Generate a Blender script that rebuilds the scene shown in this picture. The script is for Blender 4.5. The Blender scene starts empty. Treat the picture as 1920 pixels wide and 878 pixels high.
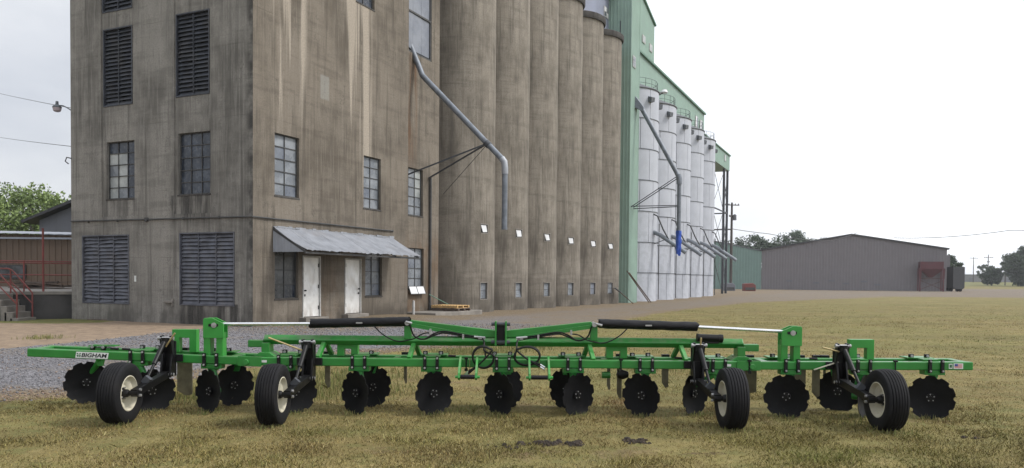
import bpy, bmesh, math, random
import numpy as np
from mathutils import Vector, Matrix, Euler, noise as mnoise
random.seed(7)
rng = np.random.default_rng(11)
rad = math.radians
sc = bpy.context.scene
col = sc.collection

# ------------------------------------------------------------------ camera, world, sun, exposure
cam = bpy.data.cameras.new('camera')
cam.sensor_width = 36.0
cam.lens = 27.75
cam.shift_y = 0.0646
cam.clip_end = 6000
camo = bpy.data.objects.new('camera', cam)
col.objects.link(camo)
camo.matrix_world = (Matrix.Translation((0, 0, 1.7)) @ Matrix.Rotation(rad(88.5), 4, 'X') @ Matrix.Rotation(rad(0.5), 4, 'Z'))
sc.camera = camo

SUN_EL, SUN_AZ = rad(47), rad(96)          # azimuth from +Y towards +X
sdir = Vector((math.sin(SUN_AZ) * math.cos(SUN_EL), math.cos(SUN_AZ) * math.cos(SUN_EL), math.sin(SUN_EL)))
w = bpy.data.worlds.new('World')
sc.world = w
w.use_nodes = True
nt = w.node_tree
nt.nodes.clear()
N = nt.nodes.new
L = nt.links.new
out = N('ShaderNodeOutputWorld')
bg1 = N('ShaderNodeBackground'); bg2 = N('ShaderNodeBackground'); mx = N('ShaderNodeMixShader')
sky = N('ShaderNodeTexSky'); sky.sky_type = 'NISHITA'; sky.sun_disc = False
sky.sun_elevation = SUN_EL; sky.sun_rotation = SUN_AZ; sky.dust_density = 3.0
bg1.inputs[1].default_value = 0.12
L(sky.outputs[0], bg1.inputs[0])
tc = N('ShaderNodeTexCoord'); mp = N('ShaderNodeMapping'); mp.inputs['Scale'].default_value = (1, 1, 2.6)
nz = N('ShaderNodeTexNoise'); nz.inputs['Scale'].default_value = 2.6; nz.inputs['Detail'].default_value = 7; nz.inputs['Roughness'].default_value = .55
cr = N('ShaderNodeValToRGB')
cr.color_ramp.elements[0].position = .33; cr.color_ramp.elements[0].color = (.57, .595, .65, 1)
cr.color_ramp.elements[1].position = .66; cr.color_ramp.elements[1].color = (.80, .815, .84, 1)
L(tc.outputs['Generated'], mp.inputs[0]); L(mp.outputs[0], nz.inputs['Vector']); L(nz.outputs[0], cr.inputs[0])
# thin cloud in front of the sun: brighter on the sun's side of the sky
vd = N('ShaderNodeVectorMath'); vd.operation = 'DOT_PRODUCT'; vd.inputs[1].default_value = sdir
L(tc.outputs['Generated'], vd.inputs[0])
mr = N('ShaderNodeMapRange'); mr.interpolation_type = 'SMOOTHSTEP'
mr.inputs['From Min'].default_value = -.12; mr.inputs['From Max'].default_value = .45
mr.inputs['To Min'].default_value = 1.0; mr.inputs['To Max'].default_value = 1.75
L(vd.outputs['Value'], mr.inputs['Value'])
L(cr.outputs[0], bg2.inputs[0]); L(mr.outputs[0], bg2.inputs[1])
mx.inputs[0].default_value = .88
L(bg1.outputs[0], mx.inputs[1]); L(bg2.outputs[0], mx.inputs[2]); L(mx.outputs[0], out.inputs[0])

sun = bpy.data.lights.new('sun', 'SUN')
sun.energy = 2.4; sun.angle = rad(12); sun.color = (1, .96, .9)
suno = bpy.data.objects.new('sun', sun)
col.objects.link(suno)
suno.rotation_euler = sdir.to_track_quat('Z', 'Y').to_euler()
suno.location = (60, 30, 80)

vs = sc.view_settings
vs.view_transform = 'Standard'; vs.look = 'None'; vs.exposure = 0.25; vs.gamma = 1.0
vs.use_curve_mapping = False

# ------------------------------------------------------------------ materials
class G:
    """small node-graph helper"""
    def __init__(s, name):
        s.m = bpy.data.materials.new(name); s.m.use_nodes = True
        s.t = s.m.node_tree; s.b = s.t.nodes['Principled BSDF']
        s.c = s.t.nodes.new('ShaderNodeTexCoord')
    def n(s, ty, **k):
        o = s.t.nodes.new(ty)
        for a, v in k.items(): setattr(o, a, v)
        return o
    def inp(s, sock, v):
        if hasattr(v, 'is_output') or isinstance(v, bpy.types.NodeSocket): s.t.links.new(v, sock)
        else: sock.default_value = v
    def noise(s, scale=5, det=4, rough=.55, sx=(1, 1, 1), dist=0, co='Object', off=(0, 0, 0)):
        mp = s.n('ShaderNodeMapping'); mp.inputs['Scale'].default_value = sx; mp.inputs['Location'].default_value = off
        s.t.links.new(s.c.outputs[co], mp.inputs[0])
        o = s.n('ShaderNodeTexNoise'); o.inputs['Scale'].default_value = scale; o.inputs['Detail'].default_value = det
        o.inputs['Roughness'].default_value = rough; o.inputs['Distortion'].default_value = dist
        s.t.links.new(mp.outputs[0], o.inputs['Vector'])
        return o.outputs[0]
    def vor(s, scale=5, co='Object', feat='F1', outp='Distance', sx=(1, 1, 1)):
        mp = s.n('ShaderNodeMapping'); mp.inputs['Scale'].default_value = sx
        s.t.links.new(s.c.outputs[co], mp.inputs[0])
        o = s.n('ShaderNodeTexVoronoi', feature=feat); o.inputs['Scale'].default_value = scale
        s.t.links.new(mp.outputs[0], o.inputs['Vector'])
        return o.outputs[outp]
    def ramp(s, v, lo, hi, a=0., b=1., smooth=True):
        o = s.n('ShaderNodeMapRange'); o.interpolation_type = 'SMOOTHSTEP' if smooth else 'LINEAR'
        s.inp(o.inputs['Value'], v)
        for k, q in (('From Min', lo), ('From Max', hi), ('To Min', a), ('To Max', b)): s.inp(o.inputs[k], q)
        return o.outputs[0]
    def math(s, op, a, b=0.):
        o = s.n('ShaderNodeMath', operation=op); s.inp(o.inputs[0], a); s.inp(o.inputs[1], b); return o.outputs[0]
    def mul(s, *a):
        r = a[0]
        for q in a[1:]: r = s.math('MULTIPLY', r, q)
        return r
    def mix(s, f, a, b, mode='MIX'):
        o = s.n('ShaderNodeMix', data_type='RGBA', blend_type=mode)
        s.inp(o.inputs[0], f)
        for i, q in ((6, a), (7, b)):
            s.inp(o.inputs[i], (*q, 1) if isinstance(q, tuple) and len(q) == 3 else q)
        return o.outputs[2]
    def xyz(s, co='Object'):
        o = s.n('ShaderNodeSeparateXYZ'); s.t.links.new(s.c.outputs[co], o.inputs[0]); return o.outputs
    def attr(s, name, outp='Fac'):
        o = s.n('ShaderNodeAttribute', attribute_name=name); return o.outputs[outp]
    def bump(s, h, strength=.3, dist=.02):
        o = s.n('ShaderNodeBump'); o.inputs['Strength'].default_value = strength; o.inputs['Distance'].default_value = dist
        s.inp(o.inputs['Height'], h); s.t.links.new(o.outputs[0], s.b.inputs['Normal'])
    def done(s, colr=None, rough=None, metal=None, spec=None):
        for k, v in (('Base Color', colr), ('Roughness', rough), ('Metallic', metal), ('Specular IOR Level', spec)):
            if v is None: continue
            s.inp(s.b.inputs[k], (*v, 1) if isinstance(v, tuple) and len(v) == 3 else v)
        return s.m

def simple(name, c, rough=.6, metal=0., var=.18, scale=6., bump=0., spec=.5, dirt=None, grime=.35, dust=0.):
    g = G(name)
    n = g.noise(scale, 5)
    d = tuple(q * (1 - var) for q in c); l = tuple(min(1, q * (1 + var)) for q in c)
    cc = g.mix(g.ramp(n, .3, .7), d, l)
    if dirt:
        n2 = g.noise(scale * .37, 6, .65)
        cc = g.mix(g.mul(g.ramp(n2, .48, .72), grime), cc, dirt)
    if dust:
        gm = g.n('ShaderNodeNewGeometry'); sp_ = g.n('ShaderNodeSeparateXYZ'); g.t.links.new(gm.outputs['Normal'], sp_.inputs[0])
        cc = g.mix(g.mul(g.ramp(sp_.outputs[2], .3, .95), g.ramp(g.noise(9, 5, .65), .38, .66), dust), cc, (.19, .17, .125))
        sc2 = g.noise(38, 4, .7, (1, 1, .4)); cc = g.mix(g.mul(g.ramp(sc2, .66, .74), dust), cc, tuple(q * .35 for q in c))
    if bump: g.bump(g.noise(scale * 5, 3), bump, .01)
    return g.done(cc, g.ramp(n, .2, .8, max(.02, rough - .08), min(1, rough + .08)), metal, spec)

M = {}
M['green'] = simple('green_paint', (.018, .182, .026), .34, 0, .12, 3, dirt=(.05, .17, .05), grime=.35, dust=.5)
M['green_l'] = simple('green_paint_bright', (.027, .232, .033), .34, 0, .12, 3, dust=.5)
M['black'] = simple('black_paint', (.0035, .0035, .004), .45, 0, .25, 8, spec=.28, dirt=(.012, .012, .012))
g = G('disc_steel')
n1 = g.noise(4, 5); n2 = g.noise(14, 4, .6)
zz = g.xyz('Object')
g.b.inputs['Metallic'].default_value = .0
rr_ = g.math('SQRT', g.math('ADD', g.mul(zz[0], zz[0]), g.mul(zz[2], zz[2])))
dcol = g.mix(g.mul(g.ramp(n2, .5, .75), .5), (.0022, .0024, .0032), (.007, .0075, .010))
dcol = g.mix(g.mul(g.ramp(rr_, .12, .28), g.ramp(g.noise(7, 6, .7), .45, .7), .4), dcol, (.018, .018, .022))
dcol = g.mix(g.mul(g.ramp(g.noise(22, 4, .7), .62, .72), .5), dcol, (.035, .022, .014))
M['disc'] = g.done(dcol, g.ramp(n1, .3, .7, .42, .6), None, .2)
M['rubber'] = simple('tyre_rubber', (.0065, .0065, .0078), .75, 0, .25, 10, bump=.1, spec=.25, dirt=(.026, .023, .021), grime=.4)
M['cream'] = simple('cream_rim_paint', (.56, .53, .42), .45, 0, .08, 5, dirt=(.25, .2, .13), grime=.4)
M['chrome'] = simple('chrome_rod', (.72, .73, .74), .22, .9, .05, 9)
M['zinc'] = simple('zinc_bolt', (.36, .36, .36), .42, .6, .15, 30)
M['brass'] = simple('brass_plated_steel', (.42, .33, .16), .4, .6, .15, 20)
M['sleeve'] = simple('black_vinyl_sleeve', (.0028, .0028, .0045), .5, 0, .2, 12, bump=.35, spec=.3)
M['shank'] = simple('oiled_steel_plate', (.155, .138, .085), .5, .15, .3, 7, dirt=(.07, .048, .025))
M['decal'] = simple('white_vinyl_decal', (.62, .64, .62), .45, 0, .04, 4)
M['ink'] = simple('black_decal_ink', (.006, .006, .012), .5, 0, .05, 4)
M['inkgreen'] = simple('green_decal_ink', (.02, .10, .04), .5, 0, .05, 4)
M['inkred'] = simple('red_decal_ink', (.45, .02, .03), .5, 0, .05, 4)
M['inkblue'] = simple('blue_decal_ink', (.03, .05, .25), .5, 0, .05, 4)
M['hose'] = simple('black_rubber_hose', (.003, .003, .003), .5, 0, .2, 20, spec=.3)
M['galv'] = simple('galvanised_sheet', (.27, .285, .315), .5, .3, .12, 2.2, dirt=(.22, .2, .19), grime=.4)
M['galvdull'] = simple('dull_galvanised_pipe', (.15, .168, .195), .5, .25, .22, 3, dirt=(.09, .10, .12), grime=.5)
M['spoutgrey'] = simple('grey_spout_steel', (.20, .22, .25), .55, .1, .2, 3)
M['steelgrey'] = simple('grey_painted_steel', (.06, .065, .075), .6, .2, .2, 4)
M['rust'] = simple('rusty_steel', (.09, .055, .035), .8, .1, .35, 6, dirt=(.04, .03, .025))
M['redpaint'] = simple('red_oxide_paint', (.155, .032, .026), .55, 0, .2, 6, dirt=(.1, .04, .03))
M['maroon'] = simple('maroon_sheet_steel', (.085, .018, .024), .6, 0, .2, 1.2, dirt=(.07, .04, .04))
M['wood'] = simple('pallet_pine', (.46, .30, .13), .75, 0, .22, 5, bump=.2, dirt=(.25, .16, .08))
M['oldwood'] = simple('weathered_lumber', (.10, .075, .06), .85, 0, .4, 4, bump=.2, dirt=(.16, .12, .1))
M['polewood'] = simple('creosoted_pole', (.06, .05, .045), .85, 0, .3, 2)
M['bluetarp'] = simple('blue_tarp', (.006, .055, .36), .45, 0, .25, 5, bump=.3)
M['wire'] = simple('weathered_cable', (.05, .05, .052), .7)
M['louver'] = simple('weathered_louver_metal', (.045, .05, .062), .55, .3, .3, 3, dirt=(.10, .095, .09), grime=.5)
M['louverlow'] = simple('faded_louver_metal', (.095, .10, .12), .5, .3, .3, 3, dirt=(.14, .13, .13), grime=.5)
M['framegrey'] = simple('steel_window_frame', (.05, .05, .05), .65, .1, .3, 6, dirt=(.11, .10, .09))
M['framewhite'] = simple('chipped_white_frame', (.42, .42, .41), .6, 0, .15, 5, dirt=(.14, .10, .07), grime=.6)
M['lampmetal'] = simple('lamp_housing', (.10, .11, .12), .5, .4, .2, 5)
M['lampglass'] = simple('lamp_refractor', (.35, .3, .33), .2, 0, .1, 5)
M['dark'] = simple('painted_unlit_depth', (.012, .013, .015), .9, 0, .3, 2)  # near-black colour stands in for the unlit depth behind openings
M['stonegrey'] = simple('bare_concrete_slab', (.19, .175, .155), .9, 0, .2, 2, bump=.2, dirt=(.10, .085, .07))
M['dockwall'] = simple('soot_dark_concrete', (.045, .043, .042), .95, 0, .35, 1.3, bump=.3, dirt=(.09, .085, .08))
M['bark'] = simple('tree_bark', (.07, .055, .042), .95, 0, .3, 5, bump=.4)
M['clod'] = simple('dark_clod_soil', (.03, .021, .014), .97, 0, .4, 20, bump=.6)
M['bunting'] = simple('far_pale_wall', (.20, .20, .21), .9, 0, .12, .2)

def glass_mat(name, dark, light, rough, spec=.5, lo=.4, hi=.66, sc_=1.3):
    g = G(name)
    n = g.noise(sc_, 5, .6); f = g.noise(9, 4, .6)
    c = g.mix(g.ramp(n, lo, hi), dark, light)
    c = g.mix(g.mul(g.ramp(f, .5, .72), .35), c, (.17, .17, .165))
    return g.done(c, g.ramp(n, .3, .7, rough, rough + .2), 0., spec)
M['paneA'] = glass_mat('dusty_blue_glass', (.018, .024, .036), (.055, .068, .092), .12)
M['paneB'] = glass_mat('frosted_dusty_glass', (.13, .145, .165), (.24, .26, .285), .2)
M['paneE'] = glass_mat('dull_blue_glass', (.09, .105, .135), (.17, .19, .225), .2)
M['paneC'] = glass_mat('clouded_and_lit_through_glass', (.25, .27, .27), (.42, .44, .43), .25)
M['paneD'] = glass_mat('dim_dirty_glass', (.03, .033, .036), (.10, .105, .11), .25)
M['panelgrey'] = glass_mat('grey_fibreglass_panel', (.14, .155, .19), (.21, .228, .265), .4)
M['white_and_sky'] = simple('white_sheet_and_sky_reflection', (.62, .63, .645), .4, 0, .08, 2, dirt=(.30, .30, .31), grime=.4)  # white sheet; also painted as reflected sky on the flap panes

def crumpled():
    g = G('dented_white_sheet_metal')
    n = g.noise(1.3, 5, .6, (1, 1, .7)); e = g.noise(6, 5, .65, (1, 1, .35))
    c = g.mix(g.ramp(n, .35, .7), (.66, .66, .645), (.80, .80, .785))
    c = g.mix(g.mul(g.ramp(e, .6, .75), .55), c, (.19, .165, .14))
    z = g.xyz()[2]
    c = g.mix(g.mul(g.ramp(z, .75, .25), g.ramp(e, .4, .62), .45), c, (.27, .22, .17))
    return g.done(c, .42, .25)
M['dentwhite'] = crumpled()

def concrete(name, dk, md, lt, kind=''):
    g = G(name)
    x, y, z = g.xyz()
    blot = g.noise(.35, 6, .62, (1, 1, .8)); med = g.noise(1.1, 5, .6, (1, 1, .6))
    streak = g.noise(3.2, 5, .6, (1, 1, .055)); fstr = g.noise(11, 3, .6, (1, 1, .05))
    fine = g.noise(18, 4, .65)
    c = g.mix(g.ramp(blot, .38, .60), tuple(q * .72 for q in dk), md)
    bandn = g.noise(1.0, 5, .62, (.35, .35, 2.6), off=(3, 1, 7))
    c = g.mix(g.mul(g.ramp(med, .42, .72), .6), c, lt)
    c = g.mix(g.mul(g.ramp(bandn, .49, .66), .42), c, tuple(q * .55 for q in dk))
    c = g.mix(g.mul(g.ramp(streak, .50, .68), .62), c, tuple(q * .42 for q in dk))
    c = g.mix(g.mul(g.ramp(fstr, .48, .66), .42), c, lt)
    c = g.mix(g.mul(g.ramp(g.noise(26, 2, .6, (1, 1, .03)), .56, .66), .30), c, tuple(q * .5 for q in dk))
    ck = g.math('ABSOLUTE', g.math('SUBTRACT', g.noise(.75, 7, .62, (1, 1, .55), off=(11, 5, 2)), .5))
    c = g.mix(g.mul(g.ramp(ck, .0, .006, 1, 0), g.ramp(med, .48, .6), .6), c, tuple(q * .3 for q in dk))
    pit = g.noise(46, 2, .5); c = g.mix(g.mul(g.ramp(pit, .66, .72), .5), c, tuple(q * .4 for q in dk))
    # slip-form lift lines
    ln = g.math('FRACT', g.math('ADD', g.math('DIVIDE', z, 1.22), g.mul(g.noise(.5, 3), .10)))
    lm = g.mul(g.ramp(ln, .0, .035, 1, 0), g.ramp(g.noise(.8, 4, .6), .42, .62))
    c = g.mix(g.mul(lm, .42), c, tuple(q * .5 for q in dk))
    ln2 = g.math('FRACT', g.math('DIVIDE', z, .305))
    c = g.mix(g.mul(g.ramp(ln2, .0, .10, 1, 0), g.ramp(med, .45, .6), .16), c, tuple(q * .45 for q in dk))
    # splash zone and damp foot
    foot = g.mul(g.ramp(g.math('ADD', z, g.mul(blot, -1.1)), .35, -.35), g.ramp(g.noise(.9, 5, .6, (1, 1, .5), off=(4, 2, 0)), .42, .6))
    c = g.mix(g.mul(foot, .8), c, tuple(q * .38 for q in dk))
    if kind == 'B':
        def band(a, b, e=.15): return g.mul(g.ramp(x, a - e, a + e), g.ramp(x, b + e, b - e))
        run = g.noise(1.9, 4, .55, (1, 1, .03), off=(1.7, 0, 0))
        zf = g.math('ADD', z, g.mul(run, -9.0))
        m1 = g.mul(band(1.0, 2.75), g.ramp(run, .42, .50), g.ramp(zf, 1.8, 4.6))
        m2 = g.mul(band(5.05, 6.9), g.ramp(g.noise(2.1, 4, .5, (1, 1, .03), off=(4.3, 0, 0)), .42, .50), g.ramp(zf, .0, 3.4))
        c = g.mix(g.mul(g.math('MAXIMUM', m1, m2), .85), c, tuple(q * 1.7 for q in lt))
        pt = g.mul(band(3.58, 4.1, .03), g.ramp(z, 8.5, 8.6), g.ramp(z, 9.5, 9.4), g.ramp(fine, .36, .5))
        c = g.mix(g.mul(pt, .8), c, (.27, .27, .25))
        rs = g.mul(band(2.9, 4.9, .5), g.ramp(z, 2.6, 1.4), g.ramp(med, .40, .62))
        c = g.mix(g.mul(rs, .5), c, (.10, .055, .022))
        rt = g.mul(band(10.1, 11.0, .15), g.ramp(z, 6.2, 9.), g.ramp(z, 12.4, 11.2), g.ramp(g.noise(3.0, 4, .6, (1, 1, .05)), .34, .54))
        c = g.mix(g.mul(rt, .85), c, (.16, .075, .03))
        ru = g.mul(band(9.6, 13.2, .2), g.ramp(z, 4.3, 3.0), g.ramp(med, .36, .6))
        c = g.mix(g.mul(ru, .5), c, (.12, .062, .025))
    if kind == 'A':
        # black runs below the openings
        def runs(a, b, z0, z1, k):
            e = .12
            return g.mul(g.ramp(y, a - e, a + e), g.ramp(y, b + e, b - e), g.ramp(z, z0, z0 + .9), g.ramp(z, z1 + .03, z1 - .03), g.ramp(g.noise(3.0, 4, .6, (1, 1, .12), off=(k, k, 0)), .40, .6))
        m = g.math('MAXIMUM', runs(1.6, 3.9, 3.2, 4.63, 0), runs(.3, 3.6, -.9, .75, 3))
        m = g.math('MAXIMUM', m, g.mul(runs(5.6, 7.4, 3.3, 4.6, 5), .6))
        m = g.math('MAXIMUM', m, g.mul(g.ramp(y, .42, .05), g.ramp(g.noise(1.2, 5, .6), .36, .6)))
        c = g.mix(g.mul(m, .86), c, (.022, .021, .021))
    if kind == 'S':
        sm_ = g.mul(g.ramp(g.noise(.9, 5, .6, (1, 1, .16), off=(9, 4, 1)), .47, .66), g.ramp(g.noise(.5, 4, .6, off=(2, 8, 3)), .38, .62))
        c = g.mix(g.mul(sm_, .72), c, (.075, .066, .056))
        bs = g.mul(g.ramp(z, 2.6, .2), g.ramp(g.noise(1.2, 5, .6, (1, 1, .4)), .38, .62))
        c = g.mix(g.mul(bs, .65), c, (.06, .053, .046))
    c = g.mix(g.mul(g.ramp(fine, .35, .7), .38), c, tuple(q * .55 for q in dk))
    g.bump(g.math('ADD', g.math('ADD', g.mul(fine, .6), g.mul(fstr, .25)), g.mul(lm, -.6)), .45, .012)
    return g.done(c, .93, 0., .25)
M['concA'] = concrete('grey_board_formed_concrete', (.190, .180, .162), (.262, .249, .225), (.318, .303, .275), 'A')
M['concB'] = concrete('tan_board_formed_concrete', (.148, .127, .102), (.196, .170, .139), (.230, .203, .169), 'B')
M['concS'] = concrete('silo_concrete', (.192, .170, .141), (.258, .231, .195), (.305, .276, .236), 'S')
M['concrim'] = concrete('dark_rim_concrete', (.06, .057, .055), (.09, .085, .08), (.12, .115, .11), 'S')

def sheet(name, c, var=.1, rough=.55, metal=.1, streak=.25, dirt=(.2, .2, .19), patch=0.):
    g = G(name)
    n = g.noise(.8, 5, .6); s = g.noise(4, 4, .6, (1, 1, .05)); f = g.noise(1.9, 5, .6)
    cc = g.mix(g.ramp(n, .3, .7), tuple(q * (1 - var) for q in c), tuple(min(1, q * (1 + var)) for q in c))
    cc = g.mix(g.mul(g.ramp(s, .5, .75), streak), cc, dirt)
    if patch:
        z = g.xyz()[2]
        pm = g.mul(g.ramp(f, .47, .53), g.ramp(z, 9.5, 5.5), patch)
        cc = g.mix(pm, cc, tuple(min(1, q * 1.22) for q in c))
    return g.done(cc, g.ramp(n, .3, .7, rough - .08, rough + .08), metal)
M['whitesilo'] = sheet('chalky_white_steel', (.385, .403, .448), .07, .55, .05, .25, (.36, .375, .40), .45)
M['seam'] = simple('dark_seam_flange', (.11, .118, .13), .6, .2, .25, 3)
M['greensheet'] = sheet('pale_green_sheet_metal', (.245, .35, .295), .07, .55, 0., .22, (.15, .24, .18))
M['greenroof'] = simple('dark_green_trim', (.09, .18, .125), .55, 0, .1, 2)
M['greyblue'] = sheet('grey_blue_sheet_metal', (.23, .25, .33), .08, .55, .1, .2)
M['tansheet'] = sheet('tan_corrugated_sheet', (.135, .092, .062), .10, .6, 0., .25, (.085, .058, .04))
M['warehouse'] = sheet('grey_brown_sheet_metal', (.165, .152, .160), .05, .6, 0., .15, (.11, .10, .10))
M['shedgreen'] = sheet('faded_green_shed_sheet', (.165, .25, .225), .06, .6, 0., .15, (.12, .19, .16))
M['roofpale'] = sheet('pale_zinc_roof', (.26, .28, .32), .08, .5, .2, .25)
M['darktrim'] = simple('dark_eaves_trim', (.035, .035, .038), .6, 0, .15, 2)
M['slate'] = sheet('slate_grey_gable', (.14, .145, .168), .08, .6, 0., .2, (.07, .07, .08))

def leafmat(name, a, b, tr=.25):
    g = G(name)
    v = g.attr('shade')
    c = g.mix(g.ramp(v, 0, 1, 0, 1, False), a, b)
    g.b.inputs['Transmission Weight'].default_value = 0
    try: g.b.inputs['Subsurface Weight'].default_value = 0
    except Exception: pass
    return g.done(c, .6, 0., .3)
M['leaf'] = leafmat('pecan_leaves', (.075, .115, .030), (.20, .27, .085))
M['farleaf'] = leafmat('distant_dark_leaves', (.028, .05, .028), (.065, .10, .05))
M['blade'] = None
def blademat():
    g = G('mown_grass_blades')
    o = g.n('ShaderNodeAttribute', attribute_name='tint')
    g.b.inputs['Roughness'].default_value = .65
    return g.done(o.outputs['Color'], .65, 0., .25)
M['blade'] = blademat()
def stonemat():
    g = G('crushed_gravel_stones')
    o = g.n('ShaderNodeAttribute', attribute_name='tint')
    return g.done(o.outputs['Color'], .9, 0., .25)
M['stone'] = stonemat()

def groundmat():
    g = G('field_ground')
    gv = g.attr('gravel'); dt = g.attr('dirt'); ed = g.attr('edge'); gr = g.attr('lush')
    big = g.noise(.11, 5, .6); mid = g.noise(.55, 6, .65); sm = g.noise(2.6, 6, .7); fi = g.noise(14, 5, .7); vf = g.noise(60, 3, .7)
    straw = g.noise(7, 5, .7, (1, .35, 1), dist=.6)
    c = g.mix(g.ramp(mid, .35, .65), (.165, .128, .05), (.235, .19, .076))
    c = g.mix(g.mul(g.ramp(sm, .46, .62), .75), c, (.125, .122, .042))
    c = g.mix(g.mul(g.ramp(big, .44, .62), .55), c, (.155, .15, .05))
    c = g.mix(g.mul(g.ramp(g.noise(.9, 5, .65, off=(7, 3, 0)), .56, .70), .7), c, (.165, .110, .066))
    c = g.mix(g.mul(g.ramp(straw, .52, .70), .55), c, (.31, .25, .12))
    c = g.mix(g.mul(g.ramp(fi, .50, .70), .6), c, (.07, .056, .026))
    c = g.mix(g.mul(gr, g.ramp(sm, .35, .62)), c, (.105, .125, .04))
    sl_ = g.ramp(g.math('ADD', g.attr('soil'), g.mul(g.math('SUBTRACT', fi, .5), 1.2)), .32, .6)
    c = g.mix(g.mul(sl_, .9), c, g.mix(g.ramp(sm, .4, .6), (.045, .028, .017), (.11, .07, .043)))
    bnd = g.noise(.5, 5, .65, (.12, 1, 1), off=(5, 1, 0))
    c = g.mix(g.mul(g.ramp(bnd, .46, .66), .5), c, (.105, .095, .035))
    # bare dirt
    d = g.mix(g.ramp(sm, .35, .65), (.20, .15, .108), (.29, .22, .155))
    d = g.mix(g.mul(g.ramp(fi, .5, .72), .5), d, (.08, .058, .038))
    # crushed stone
    o = g.n('ShaderNodeTexVoronoi'); o.inputs['Scale'].default_value = 34
    g.t.links.new(g.c.outputs['Object'], o.inputs['Vector'])
    bw = g.n('ShaderNodeSeparateColor'); g.t.links.new(o.outputs['Color'], bw.inputs[0])
    s = g.mix(bw.outputs[0], (.068, .066, .069), (.245, .24, .254))
    s = g.mix(g.ramp(o.outputs['Distance'], .0, .028, .0, .0), s, (.03, .03, .03))
    s2 = g.mix(bw.outputs[1], (.085, .065, .042), (.245, .192, .128))
    s = g.mix(g.math('MINIMUM', 1., g.math('ADD', ed, g.mul(g.ramp(mid, .50, .68), .55))), s, s2)
    s = g.mix(g.mul(g.ramp(sm, .55, .72), .35), s, (.10, .082, .068))
    jag = g.math('ADD', g.mul(g.math('SUBTRACT', sm, .5), .9), g.mul(g.math('SUBTRACT', fi, .5), .5))
    c = g.mix(g.ramp(g.math('ADD', dt, jag), .40, .60), c, d)
    c = g.mix(g.ramp(g.math('ADD', gv, jag), .42, .58), c, s)
    h = g.math('ADD', g.math('ADD', g.mul(fi, .7), g.mul(sm, .8)), g.mul(vf, .35))
    g.bump(h, .8, .03)
    return g.done(c, .95, 0., .2)
M['ground'] = groundmat()

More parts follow.
